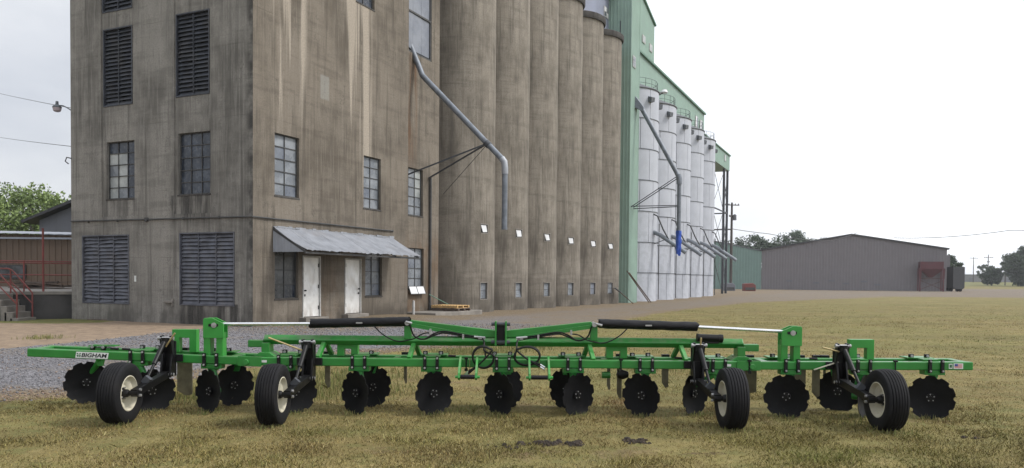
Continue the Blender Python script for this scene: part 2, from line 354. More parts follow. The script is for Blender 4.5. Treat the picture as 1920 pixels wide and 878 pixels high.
# ------------------------------------------------------------------ mesh helpers
OFF = {}
class MB:
    def __init__(s): s.v = []; s.f = []
    def add(s, vs_, fs):
        b = len(s.v); s.v += [tuple(p) for p in vs_]; s.f += [tuple(b + i for i in q) for q in fs]; return s
    def quad(s, a, b, c, d): return s.add((a, b, c, d), ((0, 1, 2, 3),))
    def box(s, x0, x1, y0, y1, z0, z1):
        return s.add([(x, y, z) for z in (z0, z1) for y in (y0, y1) for x in (x0, x1)],
                     ((0, 2, 3, 1), (4, 5, 7, 6), (0, 1, 5, 4), (2, 6, 7, 3), (0, 4, 6, 2), (1, 3, 7, 5)))
    def beam(s, p, q, wd, ht, up=(0, 0, 1)):
        p = Vector(p); q = Vector(q); d = (q - p).normalized(); u = Vector(up)
        if abs(d.dot(u)) > .98: u = Vector((0, 1, 0))
        sx = d.cross(u).normalized(); sy = sx.cross(d).normalized()
        vs_ = [e + sx * (i * wd / 2) + sy * (j * ht / 2) for e in (p, q) for j in (-1, 1) for i in (-1, 1)]
        return s.add(vs_, ((0, 1, 3, 2), (4, 6, 7, 5), (0, 4, 5, 1), (2, 3, 7, 6), (0, 2, 6, 4), (1, 5, 7, 3)))
    def cyl(s, p, q, r, n=12, r2=None, caps=True):
        p = Vector(p); q = Vector(q); d = (q - p).normalized(); r2 = r if r2 is None else r2
        u = Vector((0, 0, 1)) if abs(d.z) < .9 else Vector((1, 0, 0))
        a = d.cross(u).normalized(); b = d.cross(a)
        vs_ = []
        for e, rr in ((p, r), (q, r2)):
            for i in range(n):
                t = 2 * math.pi * i / n; vs_.append(e + a * (math.cos(t) * rr) + b * (math.sin(t) * rr))
        fs = [(i, (i + 1) % n, n + (i + 1) % n, n + i) for i in range(n)]
        if caps: fs += [tuple(reversed(range(n))), tuple(range(n, 2 * n))]
        return s.add(vs_, fs)
    def tube(s, pts, r, n=8):
        pts = [Vector(p) for p in pts]; m = len(pts); vs_ = []
        ref = None
        for k, p in enumerate(pts):
            d = (pts[min(k + 1, m - 1)] - pts[max(k - 1, 0)]).normalized()
            if ref is None:
                ref = d.cross(Vector((0, 0, 1)) if abs(d.z) < .9 else Vector((1, 0, 0))).normalized()
            ref = (ref - d * ref.dot(d)).normalized(); b = d.cross(ref)
            rr = r[k] if isinstance(r, (list, tuple)) else r
            for i in range(n):
                t = 2 * math.pi * i / n; vs_.append(p + ref * (math.cos(t) * rr) + b * (math.sin(t) * rr))
        fs = [(k * n + i, k * n + (i + 1) % n, (k + 1) * n + (i + 1) % n, (k + 1) * n + i) for k in range(m - 1) for i in range(n)]
        fs += [tuple(reversed(range(n))), tuple((m - 1) * n + i for i in range(n))]
        return s.add(vs_, fs)
    def prism(s, poly, fn, d0, d1):
        """poly: 2-D outline, fn(u, v, d) -> point; extruded from depth d0 to d1"""
        n = len(poly)
        vs_ = [fn(u, v, d0) for u, v in poly] + [fn(u, v, d1) for u, v in poly]
        fs = [tuple(reversed(range(n))), tuple(range(n, 2 * n))] + [(i, (i + 1) % n, n + (i + 1) % n, n + i) for i in range(n)]
        return s.add(vs_, fs)
    def lathe(s, prof, fn, n=32):
        """prof: [(r, h)], fn(x, y, h) -> point"""
        m = len(prof); vs_ = []
        for r, h in prof:
            for i in range(n):
                t = 2 * math.pi * i / n; vs_.append(fn(r * math.cos(t), r * math.sin(t), h))
        fs = [(k * n + i, k * n + (i + 1) % n, (k + 1) * n + (i + 1) % n, (k + 1) * n + i) for k in range(m - 1) for i in range(n)]
        return s.add(vs_, fs)
    def mesh(s, name, mat, smooth=35, off=(0, 0, 0)):
        me = bpy.data.meshes.new(name)
        ox, oy, oz = off
        me.from_pydata([(x - ox, y - oy, z - oz) for x, y, z in s.v], [], s.f)
        bm = bmesh.new(); bm.from_mesh(me); bmesh.ops.recalc_face_normals(bm, faces=bm.faces); bm.to_mesh(me); bm.free()
        me.materials.append(M[mat] if isinstance(mat, str) else mat)
        if smooth:
            me.polygons.foreach_set('use_smooth', [True] * len(me.polygons)); me.set_sharp_from_angle(angle=rad(smooth))
        return me
    def build(s, name, mat, parent=None, smooth=35, bevel=0.):
        o = bpy.data.objects.new(name, s.mesh(name, mat, smooth, OFF.get(parent, (0, 0, 0))))
        col.objects.link(o); o.parent = parent
        OFF[o] = OFF.get(parent, (0, 0, 0))
        if bevel:
            b = o.modifiers.new('bevel', 'BEVEL'); b.width = bevel; b.segments = 2; b.limit_method = 'ANGLE'; b.angle_limit = rad(40)
        return o
def place(name, me, parent, loc=(0, 0, 0), rot=(0, 0, 0), scale=(1, 1, 1)):
    o = bpy.data.objects.new(name, me); col.objects.link(o); o.parent = parent
    f = OFF.get(parent, (0, 0, 0))
    o.location = (loc[0] - f[0], loc[1] - f[1], loc[2] - f[2]); o.rotation_euler = rot; o.scale = scale
    OFF[o] = (0, 0, 0)
    return o
def tag(o, label=None, cat=None, group=None, kind=None):
    for k, v in (('label', label), ('category', cat), ('group', group), ('kind', kind)):
        if v: o[k] = v
    return o
def thing(name, label, cat, loc=(0, 0, 0), rz=0., group=None):
    o = bpy.data.objects.new(name, None); col.objects.link(o); o.location = loc; o.rotation_euler = (0, 0, rz)
    o.empty_display_size = .3
    return tag(o, label, cat, group)
# the grain-elevator complex stands at an angle: x = along the long side, y = inwards from it
C0 = Vector((-8.879, 27.029, 0)); RZ = rad(65)
def W(t, s, z=0.): return C0 + Vector((math.cos(RZ) * t - math.sin(RZ) * s, math.sin(RZ) * t + math.cos(RZ) * s, z))
def cx(name, label, cat, t=0., s=0., z=0., group=None):
    o = thing(name, label, cat, W(t, s, z), RZ, group); OFF[o] = (t, s, z); return o
def lerp(a, b, t): return a + (b - a) * t
def fbm(x, y, z=0., o=4): return mnoise.fractal(Vector((x, y, z)), 1.0, 2.0, o)
#NEXT
# ------------------------------------------------------------------ ground
GX = [-60, -7.3, -5.6, -4.9, -3.75, -2.05, .6, 3.65, 9.27, 22, 51.6, 69.8, 300]
GY = [10.1, 10.35, 11.2, 14.6, 17.2, 18.8, 21.4, 31.0, 46.5, 73, 108, 108, 112]
DX = [-60, -11.9, -11.0, -10.5, -9.9]; DY = [15.5, 17.6, 20.5, 24.0, 27.5]
HY = [-50, 30, 45, 75, 105, 150, 200, 300, 400, 700, 3000]; HZ = [0, 0, -.10, -.25, -.2, -.1, -.1, .7, 2.5, 4, 6]
def hgt(x, y):
    z = float(np.interp(y, HY, HZ))
    dx, dy = x - C0.x, y - C0.y
    t = math.cos(RZ) * dx + math.sin(RZ) * dy; s = -math.sin(RZ) * dx + math.cos(RZ) * dy
    z += .17 * math.exp(-((t - 7.5) / 3.5) ** 2 - ((s + .5) / 2.2) ** 2)
    if y < 60: z += .012 * fbm(x * .8, y * .8, 3.1)
    return z
def masks(x, y):
    n = fbm(x * .45, y * .45, 1.) * .5 + fbm(x * 1.7, y * 1.7, 5.) * .22
    yb = float(np.interp(x, GX, GY)); sl = (float(np.interp(x + .5, GX, GY)) - yb) * 2
    d = (y - yb) / math.sqrt(1 + sl * sl)                 # > 0: off the lawn
    gv = min(1, max(0, .5 + (d + n * .8) * .55)); dt = 0.; lush = 0.; soil = 0.
    if y > 60: gv *= min(1, max(0, .5 + (230 - y) / 60))
    edge = min(1., max(0., 1.9 - max(0., d) / .75)) if d > -1 else 0.
    edge = max(edge, min(1, max(0, (x + 3) / 5)) * (.72 + .4 * n))
    ddx, ddy = x - C0.x, y - C0.y
    tt_ = math.cos(RZ) * ddx + math.sin(RZ) * ddy; ss_ = -math.sin(RZ) * ddx + math.cos(RZ) * ddy
    if tt_ > -3 and d > 0: edge = max(edge, min(1, max(0, (ss_ + 5.5 + 2 * n) / 3.5)) * min(1, (tt_ + 3) / 4))
    if x < -9.5 and y > 12:
        yd = float(np.interp(x, DX, DY)); k = min(1, max(0, .5 + (y - yd + n * 1.2) * .5))
        if x > -10.2: k *= max(0, (-9.5 - x) / .7)
        gv *= 1 - k; dt = max(dt, k)
        g2 = min(1, max(0, .5 + (y - 27.5 + n * 2) * .6)) * min(1, max(0, (-14.0 - x + n * 2) * .5))
        dt *= 1 - g2; lush = g2
    # worn soil on the lawn
    for px, py, r in ((.37, 8.12, .17), (.65, 8.08, .13), (1.3, 8.25, .15), (-.1, 7.9, .12), (5.2, 8.7, .14), (1.9, 7.7, .2), (-1.1, 7.75, .2), (-2.2, 8.0, .14)):
        q = ((x - px) / r) ** 2 + ((y - py) / (r * .55)) ** 2
        if q < 5: soil = max(soil, .75 * math.exp(-q) + .3 * n * math.exp(-q * .4))
    if y < 24 and d < 0:
        lush = max(lush, max(0, n * .9 + .12 * math.sin(x * 1.3)) * .8)
        if d > -1.6 and x < 4: lush = max(lush, .35)
    if y > 280: lush = 1.
    return gv, dt, min(1, max(0, edge)), min(1, lush), soil
xs = np.unique(np.round(np.concatenate([np.array([-3000, -1500, -700, -350, -180, -110, -75, -55, -42]), np.arange(-34, -13, .8), np.arange(-13, 12, .2), np.arange(12, 40, 1.2), np.array([45, 52, 60, 70, 80, 95, 110, 130, 160, 200, 250, 320, 420, 600, 1000, 1800, 3000])]), 3))
ys = np.unique(np.round(np.concatenate([np.array([-400, -100, -40, -15, -5, 0, 2.5, 4.5]), np.arange(5.5, 32, .2), np.arange(32, 60, .8), np.arange(60, 130, 2.5), np.array([135, 142, 150, 160, 172, 185, 200, 220, 245, 275, 310, 350, 400, 470, 600, 900, 1500, 3000])]), 3))
nx, ny = len(xs), len(ys)
V = []; A = []
for yy in ys:
    for xx in xs:
        V.append((float(xx), float(yy), hgt(float(xx), float(yy)))); A.append(masks(float(xx), float(yy)))
A = np.array(A)
fl, fg = [], []
for j in range(ny - 1):
    for i in range(nx - 1):
        q = (j * nx + i, j * nx + i + 1, (j + 1) * nx + i + 1, (j + 1) * nx + i)
        (fg if A[list(q), 0].mean() > .5 else fl).append(q)
def ground_part(name, faces):
    used = sorted({i for q in faces for i in q}); mp_ = {a: b for b, a in enumerate(used)}
    me = bpy.data.meshes.new(name)
    me.from_pydata([V[i] for i in used], [], [tuple(mp_[i] for i in q) for q in faces])
    for k, nm in enumerate(('gravel', 'dirt', 'edge', 'lush', 'soil')):
        at = me.attributes.new(nm, 'FLOAT', 'POINT'); at.data.foreach_set('value', A[used, k].astype(np.float32))
    me.materials.append(M['ground']); me.polygons.foreach_set('use_smooth', [True] * len(me.polygons))
    o = bpy.data.objects.new(name, me); col.objects.link(o); o['kind'] = 'structure'
    return o
ground_part('ground', fl); ground_part('gravel_drive', fg)

def raw_mesh(name, verts, nper, tint, mat, faces=None):
    """fast mesh: verts (n*nper,3); faces pattern per element"""
    me = bpy.data.meshes.new(name)
    n = len(verts) // nper
    me.vertices.add(len(verts)); me.vertices.foreach_set('co', verts.astype(np.float32).ravel())
    pat = np.array(faces, dtype=np.int32); k = pat.shape[1]
    idx = (np.arange(n, dtype=np.int32)[:, None, None] * nper + pat[None]).reshape(-1, k)
    me.loops.add(idx.size); me.loops.foreach_set('vertex_index', idx.ravel())
    me.polygons.add(len(idx)); me.polygons.foreach_set('loop_start', np.arange(0, idx.size, k, dtype=np.int32))
    me.update(calc_edges=True)
    if tint is not None:
        at = me.attributes.new('tint', 'FLOAT_COLOR', 'POINT')
        c = np.concatenate([np.repeat(tint, nper, 0), np.ones((n * nper, 1))], 1).astype(np.float32)
        at.data.foreach_set('color', c.ravel())
    me.materials.append(M[mat])
    o = bpy.data.objects.new(name, me); col.objects.link(o)
    return o
def npnoise(x, y, f, seed):
    r = np.random.default_rng(seed); out_ = np.zeros_like(x)
    for k in range(7):
        a = r.uniform(0, 6.28); ff = f * r.uniform(.5, 1.9); ph = r.uniform(0, 6.28)
        out_ += np.sin((x * math.cos(a) + y * math.sin(a)) * ff + ph + 1.3 * np.sin((x * math.sin(a) - y * math.cos(a)) * ff * .6 + ph * 2))
    return out_ / 7
def lawn(n, y0, y1, h0, h1, wd, seed, lo=.5, hi=1.35, flat=0., cf_=.7):
    r = np.random.default_rng(seed)
    y = y0 * (y1 / y0) ** r.random(n); x = (r.random(n) * 2 - 1) * (.70 * y + .4)
    yb = np.interp(x, GX, GY); d = y - yb + .5 * npnoise(x, y, 1.5, 3)
    keep = d < r.normal(-.05, .25, n)
    keep &= r.random(n) < np.clip((y1 - y) / (y1 - y0) * 2.2, 0, 1) * np.clip((y - y0) / (y0 * .12) + (1 if y0 < 10 else 0), 0, 1)
    cl = npnoise(x, y, 5., 8) + .5 * npnoise(x, y, 1.3, 9)
    keep &= r.random(n) < np.clip(.72 + .6 * cl, .12, 1)
    for px, py, rr in ((.37, 8.12, .2), (.65, 8.08, .15), (1.3, 8.25, .2)):
        q = ((x - px) / rr) ** 2 + ((y - py) / (rr * .55)) ** 2
        keep &= r.random(n) > .8 * np.exp(-q)
    x, y, cl = x[keep], y[keep], cl[keep]; n = len(x)
    z = np.interp(y, HY, HZ) - .004
    a = r.random(n) * 6.283; hh = h0 + (h1 - h0) * r.random(n) ** 1.6
    lean = np.abs(r.normal(.0, 1.0, n)) + .35 + flat; la = r.random(n) * 6.283
    g_ = 1.25 * npnoise(x, y, .8, 21) + .6 * npnoise(x, y, 3.1, 22)
    green = np.clip(.33 + .60 * g_ + r.normal(0, .2, n), 0, 1)
    hh *= (.8 + .5 * green) * (1 + cf_ * np.clip(cl, -.5, .8))
    wv = wd * (.6 + .8 * r.random(n))
    b0 = np.stack([x - np.cos(a) * wv / 2, y - np.sin(a) * wv / 2, z], 1); b1 = np.stack([x + np.cos(a) * wv / 2, y + np.sin(a) * wv / 2, z], 1)
    hz = hh / np.sqrt(1 + lean ** 2); hl = hz * lean
    mx_ = np.stack([x + np.cos(la) * hl * .4 , y + np.sin(la) * hl * .4, z + hz * .62], 1)
    tip = np.stack([x + np.cos(la) * hl, y + np.sin(la) * hl, z + hz], 1)
    m0 = mx_ - (b1 - b0) * .38; m1 = mx_ + (b1 - b0) * .38
    v = np.stack([b0, b1, m1, tip, m0], 1).reshape(-1, 3)
    straw = np.array([.37, .287, .108]); brown = np.array([.185, .122, .052]); gr = np.array([.158, .182, .04]); pale = np.array([.50, .42, .21])
    t = r.random((n, 1))
    dry = np.where(t < .5, straw, np.where(t < .85, brown, pale))
    c = dry * (1 - green[:, None]) + gr * green[:, None]
    bz = np.clip(.10 + .85 * npnoise(x, y, .7, 31) + .4 * npnoise(x, y, 2.4, 33), 0, .85)[:, None]
    c = c * (1 - bz) + np.array([.225, .145, .068]) * bz
    c *= r.uniform(lo, hi, (n, 1)) * np.clip(.93 + .32 * npnoise(x, y, .5, 41) + .22 * npnoise(x, y, 1.9, 42), .55, 1.25)[:, None]
    return v, c
parts_ = [lawn(340000, 6.4, 15, .016, .055, .006, 1), lawn(7000, 6.5, 14, .05, .12, .004, 9, .9, 1.5, 2.2, 0.), lawn(170000, 13, 42, .018, .05, .010, 2, .65, 1.2), lawn(140000, 28, 95, .02, .045, .018, 6, .75, 1.1)]
gro = raw_mesh('grass', np.concatenate([p[0] for p in parts_]), 5, np.concatenate([p[1] for p in parts_]), 'blade', [[0, 1, 2, 2], [0, 2, 3, 4]] if 0 else [[0, 1, 2, 3, 4]])
tag(gro, 'short half dry mown grass covering the field', 'grass', kind='stuff')

def tufts():
    r = np.random.default_rng(5)
    spots = [(-3.4, 11.4, .5), (-3.1, 11.8, .5), (-2.7, 11.2, .4), (-4.0, 11.0, .45), (-.9, 18.3, .5), (-.3, 18.6, .5), (-1.2, 17.9, .5), (.4, 19.6, .6), (-4.5, 10.9, .3), (3.3, 14.9, .45), (-3.6, 12.4, .6), (-2.0, 11.8, .4), (2.6, 15.2, .4), (-12.6, 21.2, .3), (-3.3, 12.6, .7), (-2.7, 13.2, .7), (-3.8, 12.9, .6), (-3.0, 13.8, .7), (-4.2, 12.2, .4), (-.5, 10.2, .25), (4.3, 9.5, .3), (-2.74, 8.92, .17), (-4.5, 8.92, .18), (2.54, 8.92, .17), (4.32, 8.92, .18)]
    spots += [(x_ - .14, 10 + y_ - .03, .13) for x_, y_ in ((-4.35, -.15), (-3.663, -.15), (-2.555, -.15), (-1.82, -.15), (-.818, -.15), (-.017, -.15), (.985, -.15), (1.76, -.15), (2.481, -.02), (3.583, -.15), (4.592, -.12), (5.393, -.15))]
    vs_, cs = [], []
    for px, py, rr in spots:
        n = int(330 * rr / .4)
        x = px + r.normal(0, rr * .9, n); y = py + r.normal(0, rr * .8, n); z = np.interp(y, HY, HZ)
        a = r.random(n) * 6.283; la = r.random(n) * 6.283; lean = np.abs(r.normal(.2, .3, n)); hz = r.uniform(.03, .15, n) * (1 if py > 10.3 else .5)
        wv = r.uniform(.006, .012, n) * (1 + (py - 10) * .04)
        e = np.stack([np.cos(a) * wv / 2, np.sin(a) * wv / 2, 0 * a], 1); b = np.stack([x, y, z], 1)
        m = b + np.stack([np.cos(la) * hz * lean * .35, np.sin(la) * hz * lean * .35, hz * .6], 1)
        t = b + np.stack([np.cos(la) * hz * lean, np.sin(la) * hz * lean, hz], 1)
        vs_.append(np.stack([b - e, b + e, m + e * .7, t, m - e * .7], 1).reshape(-1, 3))
        g_ = r.random((n, 1)); c = np.array([.13, .165, .045]) * g_ + np.array([.26, .22, .10]) * (1 - g_)
        cs.append(c * r.uniform(.7, 1.2, (n, 1)))
    return raw_mesh('grass_tufts', np.concatenate(vs_), 5, np.concatenate(cs), 'blade', [[0, 1, 2, 3, 4]])
tag(tufts(), 'taller green grass tufts left by the mower around the implement', 'grass', kind='stuff')

def stones(n, y0, y1, seed):
    r = np.random.default_rng(seed)
    y = y0 + (y1 - y0) * r.random(n) ** 1.3; x = (r.random(n) * 2 - 1) * (.72 * y)
    yb = np.interp(x, GX, GY); d = y - yb + .5 * npnoise(x, y, 1.5, 3)
    yd = np.where(x < -9.7, np.interp(x, DX, DY), 99)
    keep = (d > r.normal(.0, .22, n)) & (y < yd + r.normal(0, .4, n))
    dx, dy = x - C0.x, y - C0.y
    t = math.cos(RZ) * dx + math.sin(RZ) * dy; s = -math.sin(RZ) * dx + math.cos(RZ) * dy
    keep &= ~((t > -.05) & (s > -.1))
    x, y, d = x[keep], y[keep], d[keep]; n = len(x)
    z = np.array([hgt(float(a), float(b)) for a, b in zip(x, y)])
    sz = r.uniform(.007, .022, n) * (1 + (y - 11) * .03)
    base = np.array([[1, 0, 0], [0, 1, 0], [-1, 0, 0], [0, -1, 0], [0, 0, .8], [0, 0, -.5]])
    v = base[None] * (sz[:, None] * r.uniform(.6, 1.4, (n, 3)))[:, None, :]
    a = r.random(n) * 6.283; ca, sa = np.cos(a)[:, None], np.sin(a)[:, None]
    vx = v[..., 0] * ca - v[..., 1] * sa; vy = v[..., 0] * sa + v[..., 1] * ca
    v = np.stack([vx + x[:, None], vy + y[:, None], v[..., 2] + z[:, None] + sz[:, None] * .25], -1).reshape(-1, 3)
    red = (r.random(n) < np.clip(1.5 - d * .85, .08, .92))[:, None]
    k = r.uniform(.55, 1.45, (n, 1))
    c = np.where(red, np.array([.19, .138, .102]), np.array([.175, .172, .182])) * k
    return v, c
sv, scol = stones(62000, 9.8, 30, 4)
so = raw_mesh('gravel', sv, 6, scol, 'stone', [[0, 1, 4], [1, 2, 4], [2, 3, 4], [3, 0, 4], [1, 0, 5], [2, 1, 5], [3, 2, 5], [0, 3, 5]])
tag(so, 'loose grey and reddish crushed stones on the drive', 'gravel', kind='stuff')

# ------------------------------------------------------------------ concrete workhouse
def wall(mb, fn, u0, u1, v0, v1, holes, depth):
    """flat wall in (u, v) with rectangular holes that get reveals; fn(u, v, d) d = inwards"""
    us = sorted({u0, u1, *[h[0] for h in holes], *[h[1] for h in holes]}); vv = sorted({v0, v1, *[h[2] for h in holes], *[h[3] for h in holes]})
    for a, b in zip(us, us[1:]):
        for c, d in zip(vv, vv[1:]):
            m, n = (a + b) / 2, (c + d) / 2
            if any(h[0] < m < h[1] and h[2] < n < h[3] for h in holes): continue
            mb.quad(fn(a, c, 0), fn(b, c, 0), fn(b, d, 0), fn(a, d, 0))
    for a, b, c, d in [h[:4] for h in holes]:
        for p, q in (((a, c), (b, c)), ((b, c), (b, d)), ((b, d), (a, d)), ((a, d), (a, c))):
            mb.quad(fn(*p, 0), fn(*q, 0), fn(*q, depth), fn(*p, depth))
fA = lambda u, v, d: (d, u, v)              # face towards the field (x = 0)
fB = lambda u, v, d: (u, d, v)              # long side (y = 0)
fBay = lambda u, v, d: (u, d + .35, v)
TOP = 21.0
wh = cx('grain_mill_building', 'stained grey and tan concrete mill building with louvres, steel windows and two white doors', 'building', 0, 0, 0)
LOU = [(5.87, 7.48, 11.65, 14.6, 2, 19), (5.87, 7.45, 8.11, 11.03, 2, 19), (2.02, 3.65, 8.14, 11.11, 2, 19)]
LOW = [(6.03, 8.62, .64, 3.26, 3, 18), (.82, 3.44, .67, 3.275, 3, 18)]
WA = [(5.79, 7.30, 4.62, 6.77, 3, 5), (2.0, 3.56, 4.65, 6.845, 3, 5)]
mb = MB()
strips = [(5.72, 7.52), (1.92, 3.70)]
rec = [(a, b, 3.95, TOP - .6) for a, b in strips]
wall(mb, fA, 0, 9.25, -.5, TOP, rec + [l[:4] for l in LOW], .0)
for a, b, c, d in rec:
    for p, q in (((a, c), (b, c)), ((b, c), (b, d)), ((b, d), (a, d)), ((a, d), (a, c))):
        mb.quad(fA(*p, 0), fA(*q, 0), fA(*q, .05), fA(*p, .05))
    hs = [h[:4] for h in LOU + WA if a < h[0] < b]
    wall(mb, lambda u, v, dd: (dd + .05, u, v), a, b, c, d, hs, .22)
for h in LOW:
    a, b, c, d = h[:4]
    for p, q in (((a, c), (b, c)), ((b, c), (b, d)), ((b, d), (a, d)), ((a, d), (a, c))): mb.quad(fA(*p, 0), fA(*q, 0), fA(*q, .25), fA(*p, .25))
mb.build('front_wall', 'concA', wh, smooth=0)
WB = [(1.07, 2.37, 4.62, 6.82, 2, 5, 'B'), (6.37, 7.61, 4.62, 6.79, 2, 5, 'B'), (1.08, 2.33, .94, 3.0, 2, 4, 'D'), (6.51, 7.73, .95, 3.0, 2, 4, 'B'), (5.82, 7.1, 12.95, 15.0, 2, 4, 'A')]
DB = [(2.56, 3.61, .22, 2.53), (5.10, 6.22, .26, 2.50)]
WBAY = [(9.95, 11.62, 4.66, 6.85, 3, 5, 'C'), (9.95, 11.72, 1.25, 3.13, 3, 4, 'B')]
BIGW = (9.95, 12.35, 12.15, 15.6)
mb = MB()
wall(mb, fB, 0.002, 9.76, -.5, TOP, [h[:4] for h in WB] + DB, .22)
wall(mb, fBay, 9.762, 13.1, -.5, TOP, [h[:4] for h in WBAY] + [BIGW], .25)
mb.quad((9.76, 0, -.5), (9.76, .35, -.5), (9.76, .35, TOP), (9.76, 0, TOP))
mb.quad((13.1, .35, -.5), (13.1, 3., -.5), (13.1, 3., TOP), (13.1, .35, TOP))
mb.build('side_wall', 'concB', wh, smooth=0)
mb = MB(); mb.quad((0, 9.25, -.5), (13.1, 9.25, -.5), (13.1, 9.25, TOP), (0, 9.25, TOP)); mb.quad((13.1, 3, -.5), (13.1, 9.25, -.5), (13.1, 9.25, TOP), (13.1, 3, TOP))
mb.build('rear_wall', 'concA', wh, smooth=0)
MB().box(-.12, 13.2, -.12, 9.37, TOP + .002, TOP + .4).build('roof', 'concrim', wh, bevel=.02)
MB().box(.35, 12.9, .75, 9.0, -.3, TOP - .3).build('shade_block', 'dark', wh, smooth=0)  # black block, the darkness inside the mill put into its colour

def window(parent, fn, u0, u1, v0, v1, nc, nr, kind, d=.13, sill=True, seed=0):
    r = random.Random(seed + int(u0 * 100) + int(v0 * 10))
    f = MB(); b = .035
    for a, c in ((u0 + .003, u0 + b), (u1 - b, u1 - .003)): f.prism([(a, v0 + .003), (c, v0 + .003), (c, v1 - .003), (a, v1 - .003)], fn, d - .03, d + .05)
    for a, c in ((v0 + .003, v0 + b), (v1 - b, v1 - .003)): f.prism([(u0 + b, a), (u1 - b, a), (u1 - b, c), (u0 + b, c)], fn, d - .03, d + .05)
    cw, rh = (u1 - u0) / nc, (v1 - v0) / nr
    for i in range(1, nc):
        u = u0 + cw * i; f.prism([(u - .013, v0 + b), (u + .013, v0 + b), (u + .013, v1 - b), (u - .013, v1 - b)], fn, d - .016, d + .03)
    for j in range(1, nr):
        v = v0 + rh * j; f.prism([(u0 + b, v - .014), (u1 - b, v - .014), (u1 - b, v + .014), (u0 + b, v + .014)], fn, d - .020, d + .034)
    wo = f.build('window', 'framegrey', parent, smooth=0)
    if sill:
        MB().prism([(u0 - .03, v0 - .06), (u1 + .03, v0 - .06), (u1 + .03, v0 - .002), (u0 - .03, v0 - .002)], fn, -.018, .10).build('sill', 'concrim', wo, smooth=0, bevel=.006)
    for i in range(nc):
        for j in range(nr):
            a, c = u0 + cw * i + .012, v0 + rh * j + .012
            e, g_ = a + cw - .024, c + rh - .024
            q = [r.uniform(-.006, .006) for _ in range(3)]
            p = MB().prism([(a, c), (e, c), (e, g_), (a, g_)], lambda u, v, dd: fn(u, v, dd + d + .012 + q[0] * (u - a) / cw + q[1] * (v - c) / rh), 0, .006)
            mat = {'A': 'paneA', 'B': r.choice(['paneB', 'paneB', 'paneB', 'paneB', 'paneB', 'paneE']), 'C': r.choice(['paneB', 'paneB', 'paneC']), 'D': r.choice(['paneD', 'paneD', 'paneA']), 'L': 'paneA'}[kind]
            if kind == 'L' and i >= 1 and 0 <= j <= 3: mat = 'paneC' if (i, j) not in ((1, 0), (2, 2)) else 'paneB'  # pale pane colours imitate light coming through from the opposite window
            p.build('pane', mat, wo, smooth=0)
    return wo
fAr = lambda u, v, d: (d + .05, u, v)
window(wh, fAr, *WA[0][:4], 3, 5, 'L'); window(wh, fAr, *WA[1][:4], 3, 5, 'A')
for h in WB: window(wh, fB, *h)
for h in WBAY: window(wh, fBay, *h)
# big opening boarded with grey panels
f = MB(); a, b, c, d = BIGW
for p, q in ((a + .003, a + .09), (b - .09, b - .003)): f.prism([(p, c + .003), (q, c + .003), (q, d - .003), (p, d - .003)], fBay, .02, .14)
for z in (c + .05, 14.05, d - .05): f.prism([(a + .09, z - .04), (b - .09, z - .04), (b - .09, z + .04), (a + .09, z + .04)], fBay, .03, .13)
bw_ = f.build('window', 'framegrey', wh, smooth=0)
for i in range(3):
    u = a + .09 + i * (b - a - .18) / 3
    for z0, z1 in ((12.3, 14.0), (14.1, 15.5)):
        t = .03 * (i - 1)
        MB().prism([(u + .008, z0 + (.18 if i == 0 and z0 < 13 else 0)), (u + (b - a - .18) / 3 - .008, z0), (u + (b - a - .18) / 3 - .008, z1), (u + .008, z1)], lambda uu, v, dd: fBay(uu, v, dd + .08 + t * (v - z0) * .2), 0, .012).build('panel', 'panelgrey', bw_, smooth=0)

def louver(fn, u0, u1, v0, v1, nc, nr, mat, bent, d=.03, dep=.09):
    r = random.Random(int(u0 * 77))
    f = MB()
    for a, b in ((u0 + .003, u0 + .05), (u1 - .05, u1 - .003)): f.prism([(a, v0 + .003), (b, v0 + .003), (b, v1 - .003), (a, v1 - .003)], fn, d - .055, d + .16)
    for a, b in ((v0 + .003, v0 + .05), (v1 - .05, v1 - .003)): f.prism([(u0 + .05, a), (u1 - .05, a), (u1 - .05, b), (u0 + .05, b)], fn, d - .055, d + .16)
    cw = (u1 - u0 - .1) / nc
    for i in range(1, nc):
        u = u0 + .05 + cw * i; f.prism([(u - .018, v0 + .05), (u + .018, v0 + .05), (u + .018, v1 - .05), (u - .018, v1 - .05)], fn, d - .012, d + .14)
    lo = f.build('louver', mat, wh, smooth=0, bevel=.004)
    MB().prism([(u0 + .05, v0 + .05), (u1 - .05, v0 + .05), (u1 - .05, v1 - .05), (u0 + .05, v1 - .05)], fn, d + .165, d + .175).build('shade_sheet', 'dark', lo, smooth=0)  # near-black sheet imitating the darkness behind the slats
    rh = (v1 - v0 - .1) / nr
    for i in range(nc):
        for j in range(nr):
            a = u0 + .05 + cw * i + .02; b = a + cw - .04; v = v0 + .05 + rh * (j + .12)
            k = 7; m = MB(); ph = r.uniform(0, 6); amp = bent * r.uniform(.3, 1) ; tw = r.uniform(-1, 1) * bent * .6; dj = r.uniform(-.006, .006)
            vs_ = []
            for q in range(k + 1):
                t = q / k; u = lerp(a, b, t)
                wz = amp * math.sin(t * 3.1 + ph) + tw * (t - .5) + dj; wo_ = .5 * amp * math.sin(t * 4 + ph * 2)
                # blade: outer low lip, inner high edge
                vs_ += [fn(u, v + wz - .012, d + .002 + wo_), fn(u, v + wz, d + .0 + wo_), fn(u, v + wz + rh * .86, d + dep + wo_ * .4), fn(u, v + wz + rh * .86 - .012, d + dep + .005 + wo_ * .4)]
            fs = []
            for q in range(k):
                o4 = q * 4
                for e in range(4): fs.append((o4 + e, o4 + (e + 1) % 4, o4 + 4 + (e + 1) % 4, o4 + 4 + e))
            fs += [(0, 1, 2, 3), tuple(k * 4 + e for e in (3, 2, 1, 0))]
            m.add(vs_, fs); m.build('slat', mat, lo, smooth=30)
for l in LOU: louver(fAr, *l, 'louver', .004)
